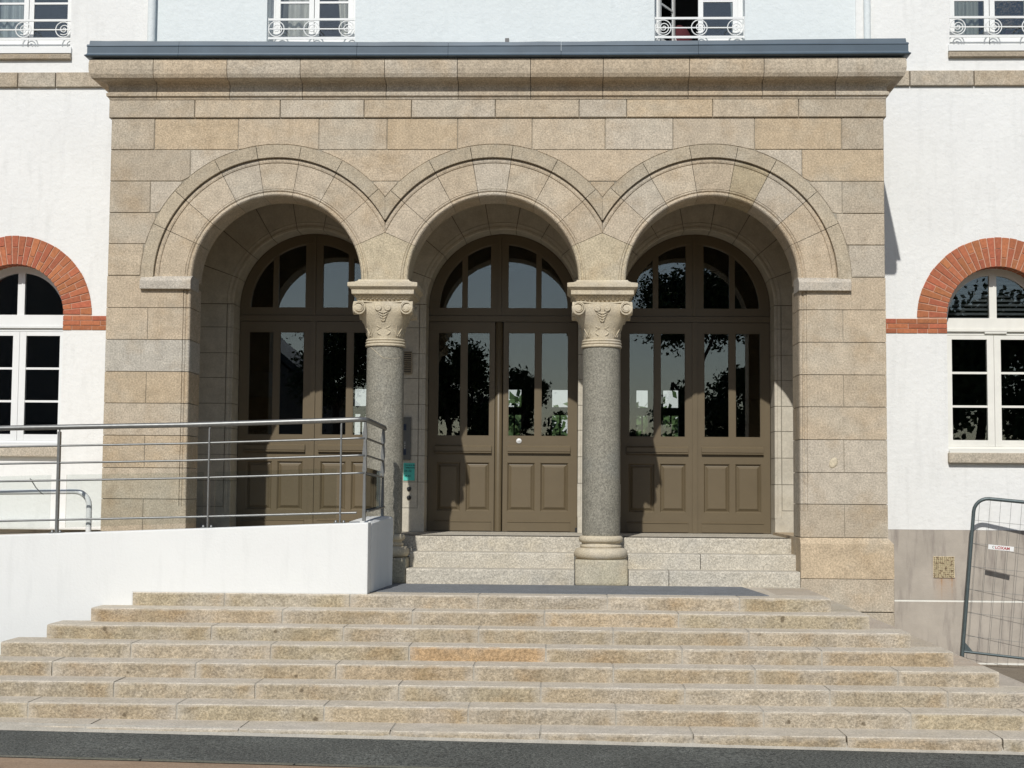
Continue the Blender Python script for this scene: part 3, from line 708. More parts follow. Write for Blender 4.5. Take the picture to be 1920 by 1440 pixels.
# columns
def column(cx, label):
    col = bpy.data.objects.new('column', None); COL.objects.link(col); col.parent = por; cy = .21; col.location = (cx, cy, 0); col['label'] = label
    MB().lathe([(.180, .474), (.186, .5), (.187, 1.2), (.185, 2.319)], 0, 0, 56).build('shaft', SHAFT, col)
    bs = []
    def torus(zc, hz, r0, bulge, n_=9): return [(r0+bulge*cos(-pi/2+pi*i/n_), zc+hz*sin(-pi/2+pi*i/n_)) for i in range(n_+1)]
    prof = [(.2, .2475)]+torus(.300, .052, .222, .040)+[(.2, .358)]+torus(.372, .014, .196, .010, 5)+[(.186, .392), (.19, .405)]+torus(.440, .030, .196, .022)+[(.194, .4735), (.1, .4735)]
    MB().lathe(prof, 0, 0, 56).build('base', CAPM, col)
    MB().plan([(-.256, -.256), (.256, -.256), (.256, .256), (-.256, .256)], 0, .2465).build('pedestal', GRAN, col, (.46, .42, .31), bev=.022)
    MB().lathe([(.17, 2.3195)]+torus(2.334, .014, .190, .012, 6)+torus(2.362, .013, .188, .012, 6)+torus(2.389, .012, .184, .011, 6)+[(.17, 2.404)], 0, 0, 56).build('necking', CAPM, col)
    def surf(z):
        K = ((2.402, .180), (2.49, .188), (2.575, .222), (2.65, .256), (2.70, .262), (2.76, .258))
        for (a_, p), (b_, q) in zip(K[:-1], K[1:]):
            if z <= b_: return p+(q-p)*(z-a_)/(b_-a_)
        return .258
    # bell: circle growing into a square
    cp = MB(); rg = []; n_ = 64
    for i in range(17):
        t = i/16; z = 2.402+t*(2.752-2.402)
        rad = surf(z); e = 2+6*t**1.3
        L = []
        for k in range(n_):
            a_ = 2*pi*k/n_; ca, sa = cos(a_), sin(a_)
            den = (abs(ca)**e+abs(sa)**e)**(1/e); q = rad/den
            L.append((q*ca, q*sa, z))
        rg.append(L)
    cp.rings(rg)
    cap_ = cp.build('capital', CAPM, col)
    rel = MB()
    for s4 in range(4):
        rot = Matrix.Rotation(s4*pi/2, 3, 'Z')
        sub = MB()
        yf = -.262
        for sx in (-1, 1):
            xc = sx*.232; zc = 2.690; yk_ = yf; yf = -.286
            R_ = []
            for (q, y) in ((.064, yf+.055), (.068, yf+.002), (.066, yf-.006), (.055, yf-.008), (.051, yf+.008), (.034, yf+.009), (.031, yf-.008), (.022, yf-.012), (.0, yf-.012)):
                R_.append([(xc+q*cos(2*pi*k/24)*.95, y, zc+q*sin(2*pi*k/24)) for k in range(24)])
            sub.rings(R_, smooth=False)
            sub.tube([(xc+sx*(.058-.026*i/18)*cos(-1.2+2*pi*1.15*i/18), yf-.004, zc+(.058-.026*i/18)*sin(-1.2+2*pi*1.15*i/18)) for i in range(19)], .0055, 5)
            sub.tube([(xc-sx*.02+.0, yf+.02, zc+.062), (xc-sx*.08, yf+.025, zc+.057), (xc-sx*.14, yf+.03, zc+.05)], [.01, .009, .004], 6)
            yf = yk_; xs_ = sx*.047
            R_ = [[(xs_+q*cos(2*pi*k/16), y, 2.692+q*sin(2*pi*k/16)) for k in range(16)] for q, y in ((.031, yf+.03), (.034, yf-.008), (.027, yf-.016), (.020, yf-.008), (.013, yf-.014), (0, yf-.015))]
            sub.rings(R_)
            for j in range(4):                                   # palmette leaflets under the twin scrolls
                z = 2.662-j*.026; w2 = .068-j*.014
                sub.tube([(sx*.004, -surf(z-.022)-.001, z-.022), (sx*w2*.5, -surf(z-.01)-.004, z-.010), (sx*w2, -surf(z+.01)-.001, z+.010)], [.007, .010, .004], 6)
            # stems and curls of the lower leaves
            yl = lambda z: -surf(z)-.001
            for (x0, z0, x1, z1, rr_) in ((.13, 2.42, .20, 2.60, .006), (.12, 2.42, .085, 2.49, .006), (.085, 2.49, .11, 2.55, .006), (.15, 2.50, .12, 2.54, .006), (.16, 2.54, .185, 2.575, .006), (.03, 2.43, .06, 2.47, .008), (.06, 2.47, .03, 2.50, .007), (.02, 2.50, .07, 2.53, .006), (.10, 2.56, .13, 2.60, .005)):
                pts = []
                for q in range(5):
                    t = q/4; x = sx*(x0+(x1-x0)*t+.012*sin(pi*t)); z = z0+(z1-z0)*t
                    rad = -yl(z); y = -sqrt(max(.0001, rad*rad-min(abs(x), rad*.97)**2*.75)); pts.append((x, y-.002, z))
                sub.tube(pts, [rr_*.5, rr_, rr_*1.1, rr_, rr_*.5], 6)
        # two rows of triangular teeth
        for row, (zt, hw, yy) in enumerate(((2.811, .270, -.272), (2.783, .252, -.2545))):
            nT = 13 if row == 0 else 12
            for k in range(nT):
                xc = -hw+(k+.5)*2*hw/nT; a_ = hw/nT
                sub.add([(xc-a_, yy+.002, zt), (xc+a_, yy+.002, zt), (xc, yy+.018, zt-.028), (xc, yy-.020, zt-.006)], [(0, 1, 3), (1, 2, 3), (2, 0, 3)])
        for v_ in sub.v: pass
        rel.add([tuple(rot @ Vector(p)) for p in sub.v], sub.f, False)
        for q in range(len(sub.f)): rel.sm[len(rel.sm)-len(sub.f)+q] = sub.sm[q]
    rel.build('carving', CAPM, cap_ if False else col)
    ab = MB(); sq = lambda h_, z: [(-h_, -h_, z), (h_, -h_, z), (h_, h_, z), (-h_, h_, z)]
    ab.rings([sq(.235, 2.7525), (sq(.272, 2.812)), sq(.285, 2.816), sq(.306, 2.822), sq(.308, 2.866), sq(.314, 2.868), sq(.336, 2.886), sq(.343, 2.892), sq(.343, 2.930), sq(.32, 2.936), sq(.285, 2.944), sq(.256, 2.958), sq(.248, 2.9715)], smooth=False)
    ab.build('abacus', CAPM, col, bev=.004)
    return col
column(-A/2, 'left column, its grey shaft crossed by a pale crack near the top'); column(A/2, 'right column with an unbroken grey shaft')
ck = MB(); pts = []
for (an, z) in ((-137, 2.318), (-130, 2.30), (-121, 2.282), (-113, 2.262), (-104, 2.238), (-96, 2.215), (-88, 2.198), (-80, 2.203), (-70, 2.194), (-52, 2.199), (-33, 2.215)):
    a_ = radians(an); pts.append((-A/2+.1865*cos(a_), .21+.1865*sin(a_), z))
ck.tube(pts, [.0015, .003, .0025, .0035, .0025, .0035, .003, .0025, .002, .0015, .0015], 5); ck.build('crack_filler', CAPM, por)

# ------------------------------------------------------------------ inside the porch: limestone door wall
DX = .018
for c_ in CX:
    c2 = c_+DX; ang = [0, 20, 40, 60, 80, 100, 120, 140, 160, 180]
    BP = [(0, YD), (0, YW+.008), (.008, YW), (.030, YW), (.038, YW+.006), (.062, YW+.004), (.072, YW), (.0725, YW+.010), (.079, YW+.010), (.0795, YW), (.62, YW), (.62, YW+.2)]
    for k in range(9):
        t0, t1 = radians(ang[k])+.0045, radians(ang[k+1])-.0045; rg = []
        for i in range(9):
            t = t0+(t1-t0)*i/8; L = []
            side = -1 if cos(t) < 0 else 1
            rmax = (A/2-.0015)/max(1e-6, abs(cos(t))) if abs(c_+side*A) < A+.1 else 1.50
            for q, y in BP: L.append((c2+min(R+q, rmax)*cos(t), y, ZS-.012+min(R+q, rmax)*sin(t)))
            rg.append(L)
        MB().rings(rg, smooth=False).build('voussoir', LIME, por)
zz = [.447, .709, .993, 1.283, 1.574, 1.849, 2.135, 2.411, 2.699, 2.957]
for i in range(9):
    z0, z1 = zz[i]+.003, zz[i+1]-.003
    for (xa, xb, dl, dr) in ((-3.43, -A-R+DX, 0, 1), (-A+R+DX, -R+DX, 1, 1), (R+DX, A-R+DX, 1, 1), (A+R+DX, 3.43, 1, 0)):
        st = MB(); m_ = .0 if i == 0 else .076
        a_, b_ = xa+(m_ if dl else 0), xb-(m_ if dr else 0)
        st.box(a_+(.0035 if m_ and dl else 0), b_-(.0035 if m_ and dr else 0), YW, YD+.02, z0, z1)
        if m_:
            for on, x0_, x1_ in ((dl, xa, a_-.0035), (dr, b_+.0035, xb)):
                if on:
                    lo, hi_ = (x0_, x1_)
                    e_ = -.003 if i == 1 else 0; lo_, hq = lo-e_*.7, hi_+e_*.7; lo_ = lo+(e_*.9 if on is dr and lo > xa+.1 else e_*.9)
                    st.plan([(lo_, YW+.006+e_), (lo+.006, YW+e_), (lo+.028, YW+e_), (lo+.036, YW+.005+e_), (lo+.05, YW+.003+e_), (hi_-.004, YW+e_), (hi_-e_*.9, YW+.004+e_), (hi_-e_*.9, YD), (lo_, YD)], z0 if i > 1 else z0-.085, z1)
        st.build('stone', LIME, por)
bk = MB(); xs = sorted(set([-3.42, 3.42, -A/2+DX, A/2+DX]+[x for c_ in CX for x in arcx(c_+DX, R+.02, 36)]))
def bl(x):
    h_ = .2
    for c_ in CX:
        if abs(x-c_-DX) < R+.02: h_ = max(h_, ZS-.012+sqrt((R+.02)**2-(x-c_-DX)**2))
    return h_
sample_strip(bk, xs, bl, lambda x: 4.6, YW+.011, YD+.25); bk.build('wall', MORTD, por)
# inner steps and floor
MB().box(-3.40, 3.40, .545, YD+.3, .25, .4465).build('floor', INNER, por)
ist = thing('inner_steps', 'three pale granite steps rising between the columns to the doors', 'steps')
def rough_step(name, xa, xb, y0, y1, z0, z1, mats, parent, col=None, n_=None, jit=.004, nose=.012, tread=True):
    """long step stone with a worn, slightly uneven nosing"""
    n_ = n_ or max(2, int((xb-xa)/.09)); rg = []
    for i in range(n_+1):
        x = xa+(xb-xa)*i/n_; j = lambda s_=1: rng.uniform(-jit, jit)*s_
        e = 0
        if i in (0, n_): e = .004
        zt = z1+j(.25)
        rg.append([(x, y0+.002+j()+e, z0), (x, y0+j()+e, (z0+z1)/2), (x, y0+j()+e, z1-nose*1.6), (x, y0+nose*.35+j(.6)+e, z1-nose*.55), (x, y0+nose*1.2+j()+e, zt-e*.3), (x, y0+.06, z1), (x, y1, z1), (x, y1, z0)])
    b_ = MB(); b_.rings(rg, smooth=False)
    o = b_.build(name, mats, parent, col)
    if tread:
        me = o.data
        for p in me.polygons:
            if p.normal.z > .75 and len(mats) > 1: p.material_index = 1
    return o
for i, (y0, z1) in enumerate(((-.06, .149), (.24, .2975), (.54, .4465))):
    segs = {0: [(-A/2+.262, A/2-.262), (A/2+.262, 1.72), (1.727, 2.98)], 1: [(-A/2+.262, A/2-.262), (A/2+.262, 2.05), (2.057, 2.985)], 2: [(-2.985, -.9), (-.893, .55), (.557, 2.985)]}[i]
    for a_, b_ in segs: rough_step('step', a_, b_, y0, y0+.32, z1-.15, z1, [INNER, INNER], ist, jit=.003, nose=.01)
# ------------------------------------------------------------------ front staircase
fs_ = thing('front_staircase', 'broad granite staircase of eight worn steps in front of the porch', 'staircase')
E_, T_, RI_, W_, SI = 1.5235, .3188, .115, 3.0434, .2655
JN = [[-2.25, -1.15, -.03, 1.09, 2.23], [-1.68, -.57, .55, 1.68], [-2.21, -1.11, .01, 1.12, 2.23], [-2.79, -1.65, -.53, .57, 1.66, 2.77],
      [-4.3, -3.32, -2.18, -1.07, .01, 1.10, 2.20, 3.30], [-3.8, -2.73, -1.64, -.54, .54, 1.63, 2.72, 3.6], [-4.4, -3.28, -2.16, -1.06, .01, 1.10, 2.18, 3.25, 4.1], [-4.9, -3.8, -2.72, -1.61, -.52, .55, 1.63, 2.71, 3.8]]
SPC = [(.44, .362, .252), (.43, .362, .265), (.415, .352, .255), (.455, .365, .25), (.43, .372, .285), (.41, .348, .242)]
for i in range(8):
    y0 = -(E_+i*T_); z1 = -i*RI_; xl, xr = -(W_+i*SI)-.024, W_+i*SI-.024
    js = [xl]+JN[i]+[xr]
    if i == 7: y0 -= .07
    for a_, b_ in zip(js[:-1], js[1:]):
        col = SPC[rng.randrange(6)]; t = rng.uniform(.92, 1.06); col = tuple(q*t for q in col)
        if i == 3 and abs(a_+.53) < .1: col = (.47, .325, .185)
        rough_step('step_stone', a_+.007, b_-.007, y0+rng.uniform(-.004, .004), y0+.40, z1-RI_-.005 if i < 7 else z1-.2, z1+rng.uniform(-.002, .002), [STEP, TREAD], fs_, col)
    # side returns on the right
    ys = [y0+.405, y0+1.35, y0+2.4, YW-.03]
    ys = [q for q in ys if q < YW-.3]+[YW-.03]
    for a_, b_ in zip(ys[:-1], ys[1:]):
        if b_-a_ < .05: continue
        col = tuple(q*rng.uniform(.95, 1.05) for q in SPC[rng.randrange(6)])
        MB().box(xr-.42, xr, a_+.004, b_-.004, z1-RI_-.004, z1).build('step_stone', [STEP], fs_, col, bev=.008)
sm_ = MB()
for i in range(8):
    y0 = -(E_+i*T_)+.012; z1 = -i*RI_-.006; xl, xr = -(W_+i*SI)-.010, W_+i*SI-.036
    sm_.box(xl, xr, y0, -1.0 if i == 0 else y0+T_+.05, z1-.2, z1+.002)
sm_.box(-2.9, 2.95, -1.2, .0, -.3, -.012)
sm_.build('mortar_bed', MORTL, fs_)
yk = -(E_+7*T_)-.07
MB().add([(-6, yk-.035, gz(-6)+.001), (6, yk-.03, gz(6)+.001), (6, yk+.05, gz(6)+.045), (-6, yk+.05, gz(-6)+.045)], [(0, 1, 2, 3)]).build('mortar_fillet', MORTL, fs_)
for xa, xb in ((-2.9, -1.6), (-1.6, -.2), (-.2, 1.3), (1.3, 2.62)):
    MB().box(xa+.004, xb-.004, -1.12, -.06, -.1, -.001).build('platform_slab', TREAD, fs_)
mt = MB(); mt.prism([(0, 0), (1, 0), (0, 1)], 0, 1); mt = MB()
mt.plan([(-1.3, -.075), (2.42, -.075), (2.52, -1.26), (-1.3, -1.22)], -.0005, .0045)
tag(mt.build('entrance_mat', MATM), 'thin grey mat lying on the platform at the foot of the inner steps', 'mat')

# ------------------------------------------------------------------ doors
def double_door(c_, label, gl, gr, ast):
    cx = c_+DX; Y = YD+.012
    d = thing('double_door', label, 'door', 'brown glazed double doors under the porch arches', (cx, Y, .447))
    def loc(o): o.location = (-cx, -Y, -.447); return o
    def B(): return MB()
    fr = B(); zb = 2.962
    rg = []
    for i in range(37):
        t = pi*i/36; rg.append([(cx+q*cos(t), y, ZS-.012+q*sin(t)) for q, y in ((.722, Y+.05), (.722, Y+.006), (.735, Y), (.841, Y), (.841, Y+.05))])
    fr.rings(rg, smooth=False)
    fr.box(cx-.84, cx+.84, Y, Y+.05, 2.874, zb)                     # fanlight bottom rail
    fr.box(cx-.84, cx+.84, Y-.014, Y+.05, 2.805, 2.869)             # transom
    fr.box(cx-.019-ast, cx+.019-ast, Y-.018, Y+.04, 2.875, ZS+.82)  # fanlight meeting stile cover
    fr.box(cx-gl, cx-.02-ast, Y+.0012, Y+.05, zb+.001, ZS+.74); fr.box(cx+.02-ast, cx+gr, Y+.0012, Y+.05, zb+.001, ZS+.74)
    for q in (-.438, .397 if ast else .419): fr.box(cx+q-.031, cx+q+.031, Y+.002, Y+.045, zb+.001, ZS+.66)
    F = fr.build('frame', BROWN, d); loc(F)
    P = [(cx+.73*cos(pi*i/30), 2.950+.73*sin(pi*i/30)) for i in range(31)]
    loc(MB().prism(P, Y+.024, Y+.028).build('pane', GLASSD, F)); 
    for o_ in F.children: o_.location = (0, 0, 0)
    Z0, Z1 = .452, 2.800
    for s2 in (-1, 1):
        gi = gl if s2 < 0 else gr
        lf = B()
        def bx(mb, a_, b_, y0, y1, z0, z1):
            p, q = sorted((cx+s2*a_, cx+s2*b_)); mb.box(p, q, y0, y1, z0, z1)
        inner = .003 if not ast else (.092 if s2 < 0 else .004)
        mu = (gi+.736)/2
        bx(lf, .738, .838, Y, Y+.045, Z0, Z1); bx(lf, inner, gi, Y, Y+.045, Z0, Z1)
        bx(lf, gi, .738, Y, Y+.045, 2.688, Z1); bx(lf, gi, .738, Y, Y+.045, 1.218, 1.512); bx(lf, gi, .738, Y, Y+.045, Z0, .676)
        bx(lf, mu-.031, mu+.031, Y, Y+.045, .676, 1.218); bx(lf, mu-.031, mu+.031, Y+.002, Y+.043, 1.512, 2.688)
        L = lf.build('leaf', BROWN, d); loc(L)
        def sub(mb, name, mat_=BROWN, bev=0): return mb.build(name, mat_, L, bev=bev)
        for a_, b_ in ((gi, mu-.031), (mu+.031, .738)):
            p, q = sorted((cx+s2*a_, cx+s2*b_))
            sub(MB().box(p, q, Y+.022, Y+.026, 1.512, 2.688), 'pane', GLASSD)
            gb = MB()                                               # glazing bead
            for (x0, x1, z0, z1) in ((p, p+.010, 1.512, 2.688), (q-.010, q, 1.512, 2.688), (p+.010, q-.010, 1.512, 1.522), (p+.010, q-.010, 2.678, 2.688)):
                gb.box(x0, x1, Y+.008, Y+.021, z0, z1)
            sub(gb, 'glazing_bead')
            pn = MB()
            rc = lambda i_, y: [(p+i_, y, .676+i_), (q-i_, y, .676+i_), (q-i_, y, 1.218-i_), (p+i_, y, 1.218-i_)]
            pn.rings([rc(0, Y+.03), rc(0, Y+.004), rc(.010, Y+.012), rc(.016, Y+.024), rc(.024, Y+.022), rc(.048, Y+.006), rc(.050, Y+.006)], smooth=False)
            sub(pn, 'panel')
        ia = .075 if not ast else max(inner+.03, .06)
        for nm, prof in (('rail_moulding', [(-.001, 1.414), (-.014, 1.408), (-.026, 1.396), (-.026, 1.346), (-.020, 1.341), (-.036, 1.338), (-.036, 1.326), (-.010, 1.322), (-.001, 1.318)]),
                         ('kick_board', [(-.001, .572), (-.016, .562), (-.016, .556), (-.009, .553), (-.009, Z0+.006), (-.001, Z0+.006)])):
            p, q = sorted((cx+s2*ia, cx+s2*.760)); mo_ = MB()
            mo_.rings([[(p, Y+.004, prof[0][1])]+[(p, Y+y_, z_) for y_, z_ in prof]+[(p, Y+.004, prof[-1][1])], [(q, Y+.004, prof[0][1])]+[(q, Y+y_, z_) for y_, z_ in prof]+[(q, Y+.004, prof[-1][1])]], smooth=False)
            sub(mo_, nm)
    am = MB()
    if ast: am.lathe([(.040, Z0), (.042, Z0+.02), (.042, 2.79), (.03, 2.80)], cx-.046, Y+.012, 20)
    else: am.box(cx-.028, cx+.028, Y-.018, Y-.0005, Z0, 2.802)
    loc(am.build('astragal', BROWN, d))
    loc(MB().box(cx-.838, cx+.838, Y+.004, Y+.05, .4475, .4515).build('threshold', BLACK, d))
    return d
double_door(-A, 'brown glazed double door under the left arch, behind the ramp railing', .10, .10, 0)
double_door(0., 'brown glazed double door under the middle arch with a round white sticker', .145, .055, .045)
double_door(A, 'brown glazed double door under the right arch, unobstructed to its foot', .10, .10, 0)
st = MB(); st.lathe([(0.0, 0), (.030, 0.0005), (.030, .003), (0.0, .0035)], 0, 0, 28)
st_ = thing('door_sticker', 'round white sticker on the middle door below its glass', 'sticker', loc=(.203, YD+.0105, 1.462))
o_ = st.build('disc', WPVC, st_); o_.rotation_euler = (pi/2, 0, 0)
tx = MB()
for k in range(3): tx.box(-.013+.010*k, -.006+.010*k, -.0048, -.0040, -.004, .004)
tx.build('lettering', BLACK, st_)
tag(MB().box(.853-.018, .875, YD-.06, YD-.005, .449, .50).build('door_stop', BLACK), 'small black block at the right foot of the middle door', 'door stop')

# hall behind the doors with its far glazed side
hl = thing('entrance_hall', 'dark hall seen through the door glass, daylight in its far windows', 'room')
HY = 9.0
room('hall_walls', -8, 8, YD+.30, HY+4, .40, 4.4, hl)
ops = []
pxs = [(660, 688), (950, 976), (1034, 1064), (1192, 1214), (1242, 1271)]
sc_ = (HY+14.6257)/2811.
fw = MB(); xo = [(.7038+(a_-1056)*sc_, .7038+(b_-1056)*sc_) for a_, b_ in pxs]
rows = [(1.73, 2.10), (2.20, 2.52)]
hl['category'] = 'room'
fx = -8
for (a_, b_) in xo:
    fw.box(fx, a_, HY, HY+.15, .4, 4.4)
    fw.box(a_, b_, HY, HY+.15, .4, 1.73); fw.box(a_, b_, HY, HY+.15, 2.10, 2.22); fw.box(a_, b_, HY, HY+.15, 2.50, 4.4)
    fw.box((a_+b_)/2-.012, (a_+b_)/2+.012, HY+.02, HY+.1, 1.73, 2.10)
    fx = b_
fw.box(fx, 8, HY, HY+.15, .4, 4.4)
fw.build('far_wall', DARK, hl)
# the hall's rear is open above the windows' level: cut the end of the room box
hw = [o for o in hl.children if o.name.startswith('hall_walls')][0]
me = hw.data; bm = bmesh.new(); bm.from_mesh(me)
for fc in list(bm.faces):
    if abs(fc.calc_center_median().y-(HY+4)) < .01: bmesh.ops.delete(bm, geom=[fc], context='FACES_ONLY')
for v_ in bm.verts:
    if v_.co.y > HY: v_.co.y = HY+.15
bm.to_mesh(me); bm.free()

# ------------------------------------------------------------------ wall fittings between left and middle doors
ip = thing('intercom_panel', 'grey metal intercom panel on the wall behind the left column', 'intercom', loc=(-1.035, YW-.012, 1.47))
MB().box(-.057, .057, -.012, .012, -.235, .235).build('plate', plain('brushed plate', (.13, .13, .12), .45, .5), ip)
for z in (.125, -.145): MB().box(-.05, .008, -.0145, -.0122, z-.035, z+.035).build('display', plain('display blue', (.02, .03, .06), .3), ip)
for k in range(5): MB().box(-.012+.002*k % 3*.004, -.002, -.0150, -.0122, -.04-.018*k-.003, -.04-.018*k+.003).build('button', WPVC, ip)
nt_ = thing('paper_notice', 'turquoise paper notice under the intercom', 'notice', loc=(-.994, YW-.004, 1.105))
TURQ = plain('turquoise paper', (.08, .50, .42), .5, var=.05)
MB().box(-.062, .062, -.003, .003, -.096, .096).build('sheet', TURQ, nt_)
INK = plain('dark green ink', (.01, .10, .09), .6)
def text(s, size, loc, parent, mat_, name='lettering', bold=0.):
    cu = bpy.data.curves.new(name, 'FONT'); cu.body = s; cu.size = size; cu.extrude = .0004; cu.offset = bold; cu.align_x = 'LEFT'
    tmp = bpy.data.objects.new('tmp', cu); me = bpy.data.meshes.new_from_object(tmp); bpy.data.objects.remove(tmp)
    me.materials.clear(); me.materials.append(mat_); o = bpy.data.objects.new(name, me); COL.objects.link(o)
    o.parent = parent; o.location = loc; o.rotation_euler = (pi/2, 0, 0); return o
for s, z, sz in (('Numéro de', .066, .024), ('Téléphone', .038, .026), ('05 02', -.002, .034), ('44 43', -.056, .030)):
    text(s, sz, (-.05, -.0036, z), nt_, INK, bold=.0006)
for k, z in enumerate((.918, .822)):
    b_ = thing('wall_button', ('upper' if k == 0 else 'lower')+' round black button on the wall under the turquoise notice', 'button', 'round black buttons', (-.992, YW-.002, z))
    o_ = MB().lathe([(.0, 0), (.024, 0), (.024, .012), (.018, .016), (0, .016)], 0, 0, 24).build('knob', BLACK, b_); o_.rotation_euler = (pi/2, 0, 0)
vg = thing('vent_grille', 'beige slatted vent high on the wall behind the left column', 'vent', loc=(-1.03, YW-.01, 2.31))
VB = plain('beige plastic', (.32, .27, .19), .6)
vf = MB(); vf.box(-.065, -.055, -.015, .01, -.125, .125); vf.box(.045, .055, -.015, .01, -.125, .125); vf.box(-.055, .045, -.015, .01, .117, .125); vf.box(-.055, .045, -.015, .01, -.125, -.117)
vf.build('frame', VB, vg)
for k in range(10):
    MB().add([(-.055, -.014, -.112+k*.0235), (.045, -.014, -.112+k*.0235), (.045, -.002, -.100+k*.0235), (-.055, -.002, -.100+k*.0235), (-.055, -.010, -.116+k*.0235), (.045, -.010, -.116+k*.0235)], [(0, 1, 2, 3), (4, 5, 1, 0)]).build('slat', VB, vg)
MB().box(-.055, .045, .0, .008, -.117, .117).build('back', BLACK, vg)
gr_ = thing('air_grille', 'rusty cream square air grille in the grey plinth right of the porch', 'grille', loc=(4.819, YW-.012, .118))
RUST = plain('rusty cream iron', (.62, .52, .33), .8, var=.2, vs=30)
n = RUST.node_tree; b = n.nodes['Principled BSDF']; old = b.inputs['Base Color'].links[0].from_socket
n.links.new(mixc(n, maprange(n, noise(n, 34, 4, .7), .53, .62, 0, 1), old, (.12, .055, .02)), b.inputs['Base Color'])
# rust run-off on the plinth under the grille
n = PLIN.node_tree; b = n.nodes['Principled BSDF']; old = b.inputs['Base Color'].links[0].from_socket
sp = n.nodes.new('ShaderNodeSeparateXYZ'); gp = n.nodes.new('ShaderNodeNewGeometry'); n.links.new(gp.outputs['Position'], sp.inputs[0])
def gauss(x0, wd):
    a_ = n.nodes.new('ShaderNodeMath'); a_.operation = 'SUBTRACT'; n.links.new(sp.outputs[0], a_.inputs[0]); a_.inputs[1].default_value = x0
    b_ = n.nodes.new('ShaderNodeMath'); b_.operation = 'ABSOLUTE'; n.links.new(a_.outputs[0], b_.inputs[0])
    return maprange(n, b_.outputs[0], 0, wd, 1, 0)
ad = n.nodes.new('ShaderNodeMath'); ad.operation = 'MAXIMUM'; n.links.new(gauss(4.795, .022), ad.inputs[0]); n.links.new(gauss(4.905, .018), ad.inputs[1])
zf = maprange(n, sp.outputs[2], -.30, .0, 0, 1); z2 = maprange(n, sp.outputs[2], .005, .012, 1, 0)
wide = maprange(n, gauss(4.83, .14), 0, .5, 0, .45)
ad2 = n.nodes.new('ShaderNodeMath'); ad2.operation = 'MAXIMUM'; n.links.new(ad.outputs[0], ad2.inputs[0]); n.links.new(wide, ad2.inputs[1])
n.links.new(mixc(n, mul(n, mul(n, mul(n, ad2.outputs[0], zf), z2), maprange(n, noise(n, 14, 4, .6), .3, .6, .35, .85)), old, (.34, .17, .06)), b.inputs['Base Color'])
MB().box(-.11, .11, -.004, .0, -.11, .11).build('back', plain('grille dark', (.03, .02, .015), .9), gr_)
gb = MB()
for k in range(11):
    q = -.108+k*.0216; gb.box(q-.0042, q+.0042, -.012, -.0041, -.113, .113)
gb.build('vertical_bars', RUST, gr_, kind='stuff')
gb = MB()
for k in range(11):
    q = -.108+k*.0216; gb.box(-.1125, .1125, -.014, -.0121, q-.0042, q+.0042)
gb.build('horizontal_bars', RUST, gr_, kind='stuff')

# ------------------------------------------------------------------ ramp, its railing and the white handrail
rp = thing('access_ramp', 'white rendered access ramp rising to the porch from the left', 'ramp')
rw = MB(); rw.prism([(-8, -1.2), (-3.062, -1.2), (-3.062, -.006), (-1.0, -.006), (-1.0, .622), (-1.25, .612), (-2.6, .553), (-4.26, .484), (-8, .33)], -1.508, -1.30)
rw.build('front_wall', RAMPW, rp, bev=.012)
re_ = MB()
v = []
for (x, y, zt) in ((-1.0, -1.301, .627), (-.985, -1.2, .633), (-.965, -.8, .650), (-.945, -.45, .660), (-.925, -.30, .652), (-.925, -.27, .61)):
    v.append([(x-.20, y, .003), (x, y, .003), (x+.004, y, zt-.02), (x-.012, y, zt), (x-.20, y, zt-.004)])
re_.rings(v, smooth=False); re_.build('end_wall', RAMPW, rp)
rf = MB(); rf.prism([(-8, -1.2), (-1.16, -1.2), (-1.16, .44), (-3.0, .44), (-8, .30)], -1.299, -.27); rf.prism([(-8, -1.2), (-3.9, -1.2), (-3.9, .44), (-8, .30)], -.27, YW-.02)
rf.box(-2.985, -1.36, -.27, .535, -.1, .4455)
rf.build('ramp_floor', TREAD, rp)
MB().box(-8, -3.9, YW-.10, YW-.013, .44, .545).build('skirting', PLAS, rp, bev=.02)
rl = thing('ramp_railing', 'stainless steel railing with four rails and glass infill along the white ramp wall', 'railing')
YR = -1.40
top = [(-8, YR, 1.285), (-4.29, YR, 1.432), (-2.62, YR, 1.472), (-1.25, YR, 1.522), (-1.12, YR, 1.528), (-1.065, YR+.02, 1.529), (-1.045, YR+.08, 1.527), (-1.01, -.38, 1.50), (-1.008, -.34, 1.49)]
MB().tube(top, .0235, 14).build('handrail', STEEL, rl)
for dz in (.166, .318, .474):
    MB().tube([(p[0], p[1], p[2]-dz) for p in top[:5]]+[(-1.06, YR+.01, 1.529-dz), (-1.045, YR+.07, 1.527-dz), (-1.012, -.36, 1.50-dz)], .0095, 10).build('rail', STEEL, rl)
MB().tube([(-8, YR, .46), (-4.265, YR, .606), (-2.6, YR, .655), (-1.12, YR, .705)], .0095, 10).build('rail', STEEL, rl)
MB().tube([(-1.03, YR+.06, .715), (-1.0, -.36, .745)], .0095, 10).build('rail', STEEL, rl)
def ztop(x): 
    for p, q in zip(top[:-1], top[1:]):
        if p[0] <= x <= q[0]: return p[2]+(q[2]-p[2])*(x-p[0])/(q[0]-p[0])
def zwall(x):
    Q = [(-8, .33), (-4.26, .484), (-2.6, .553), (-1.25, .612), (-1.0, .622)]
    for p, q in zip(Q[:-1], Q[1:]):
        if p[0] <= x <= q[0]: return p[1]+(q[1]-p[1])*(x-p[0])/(q[0]-p[0])
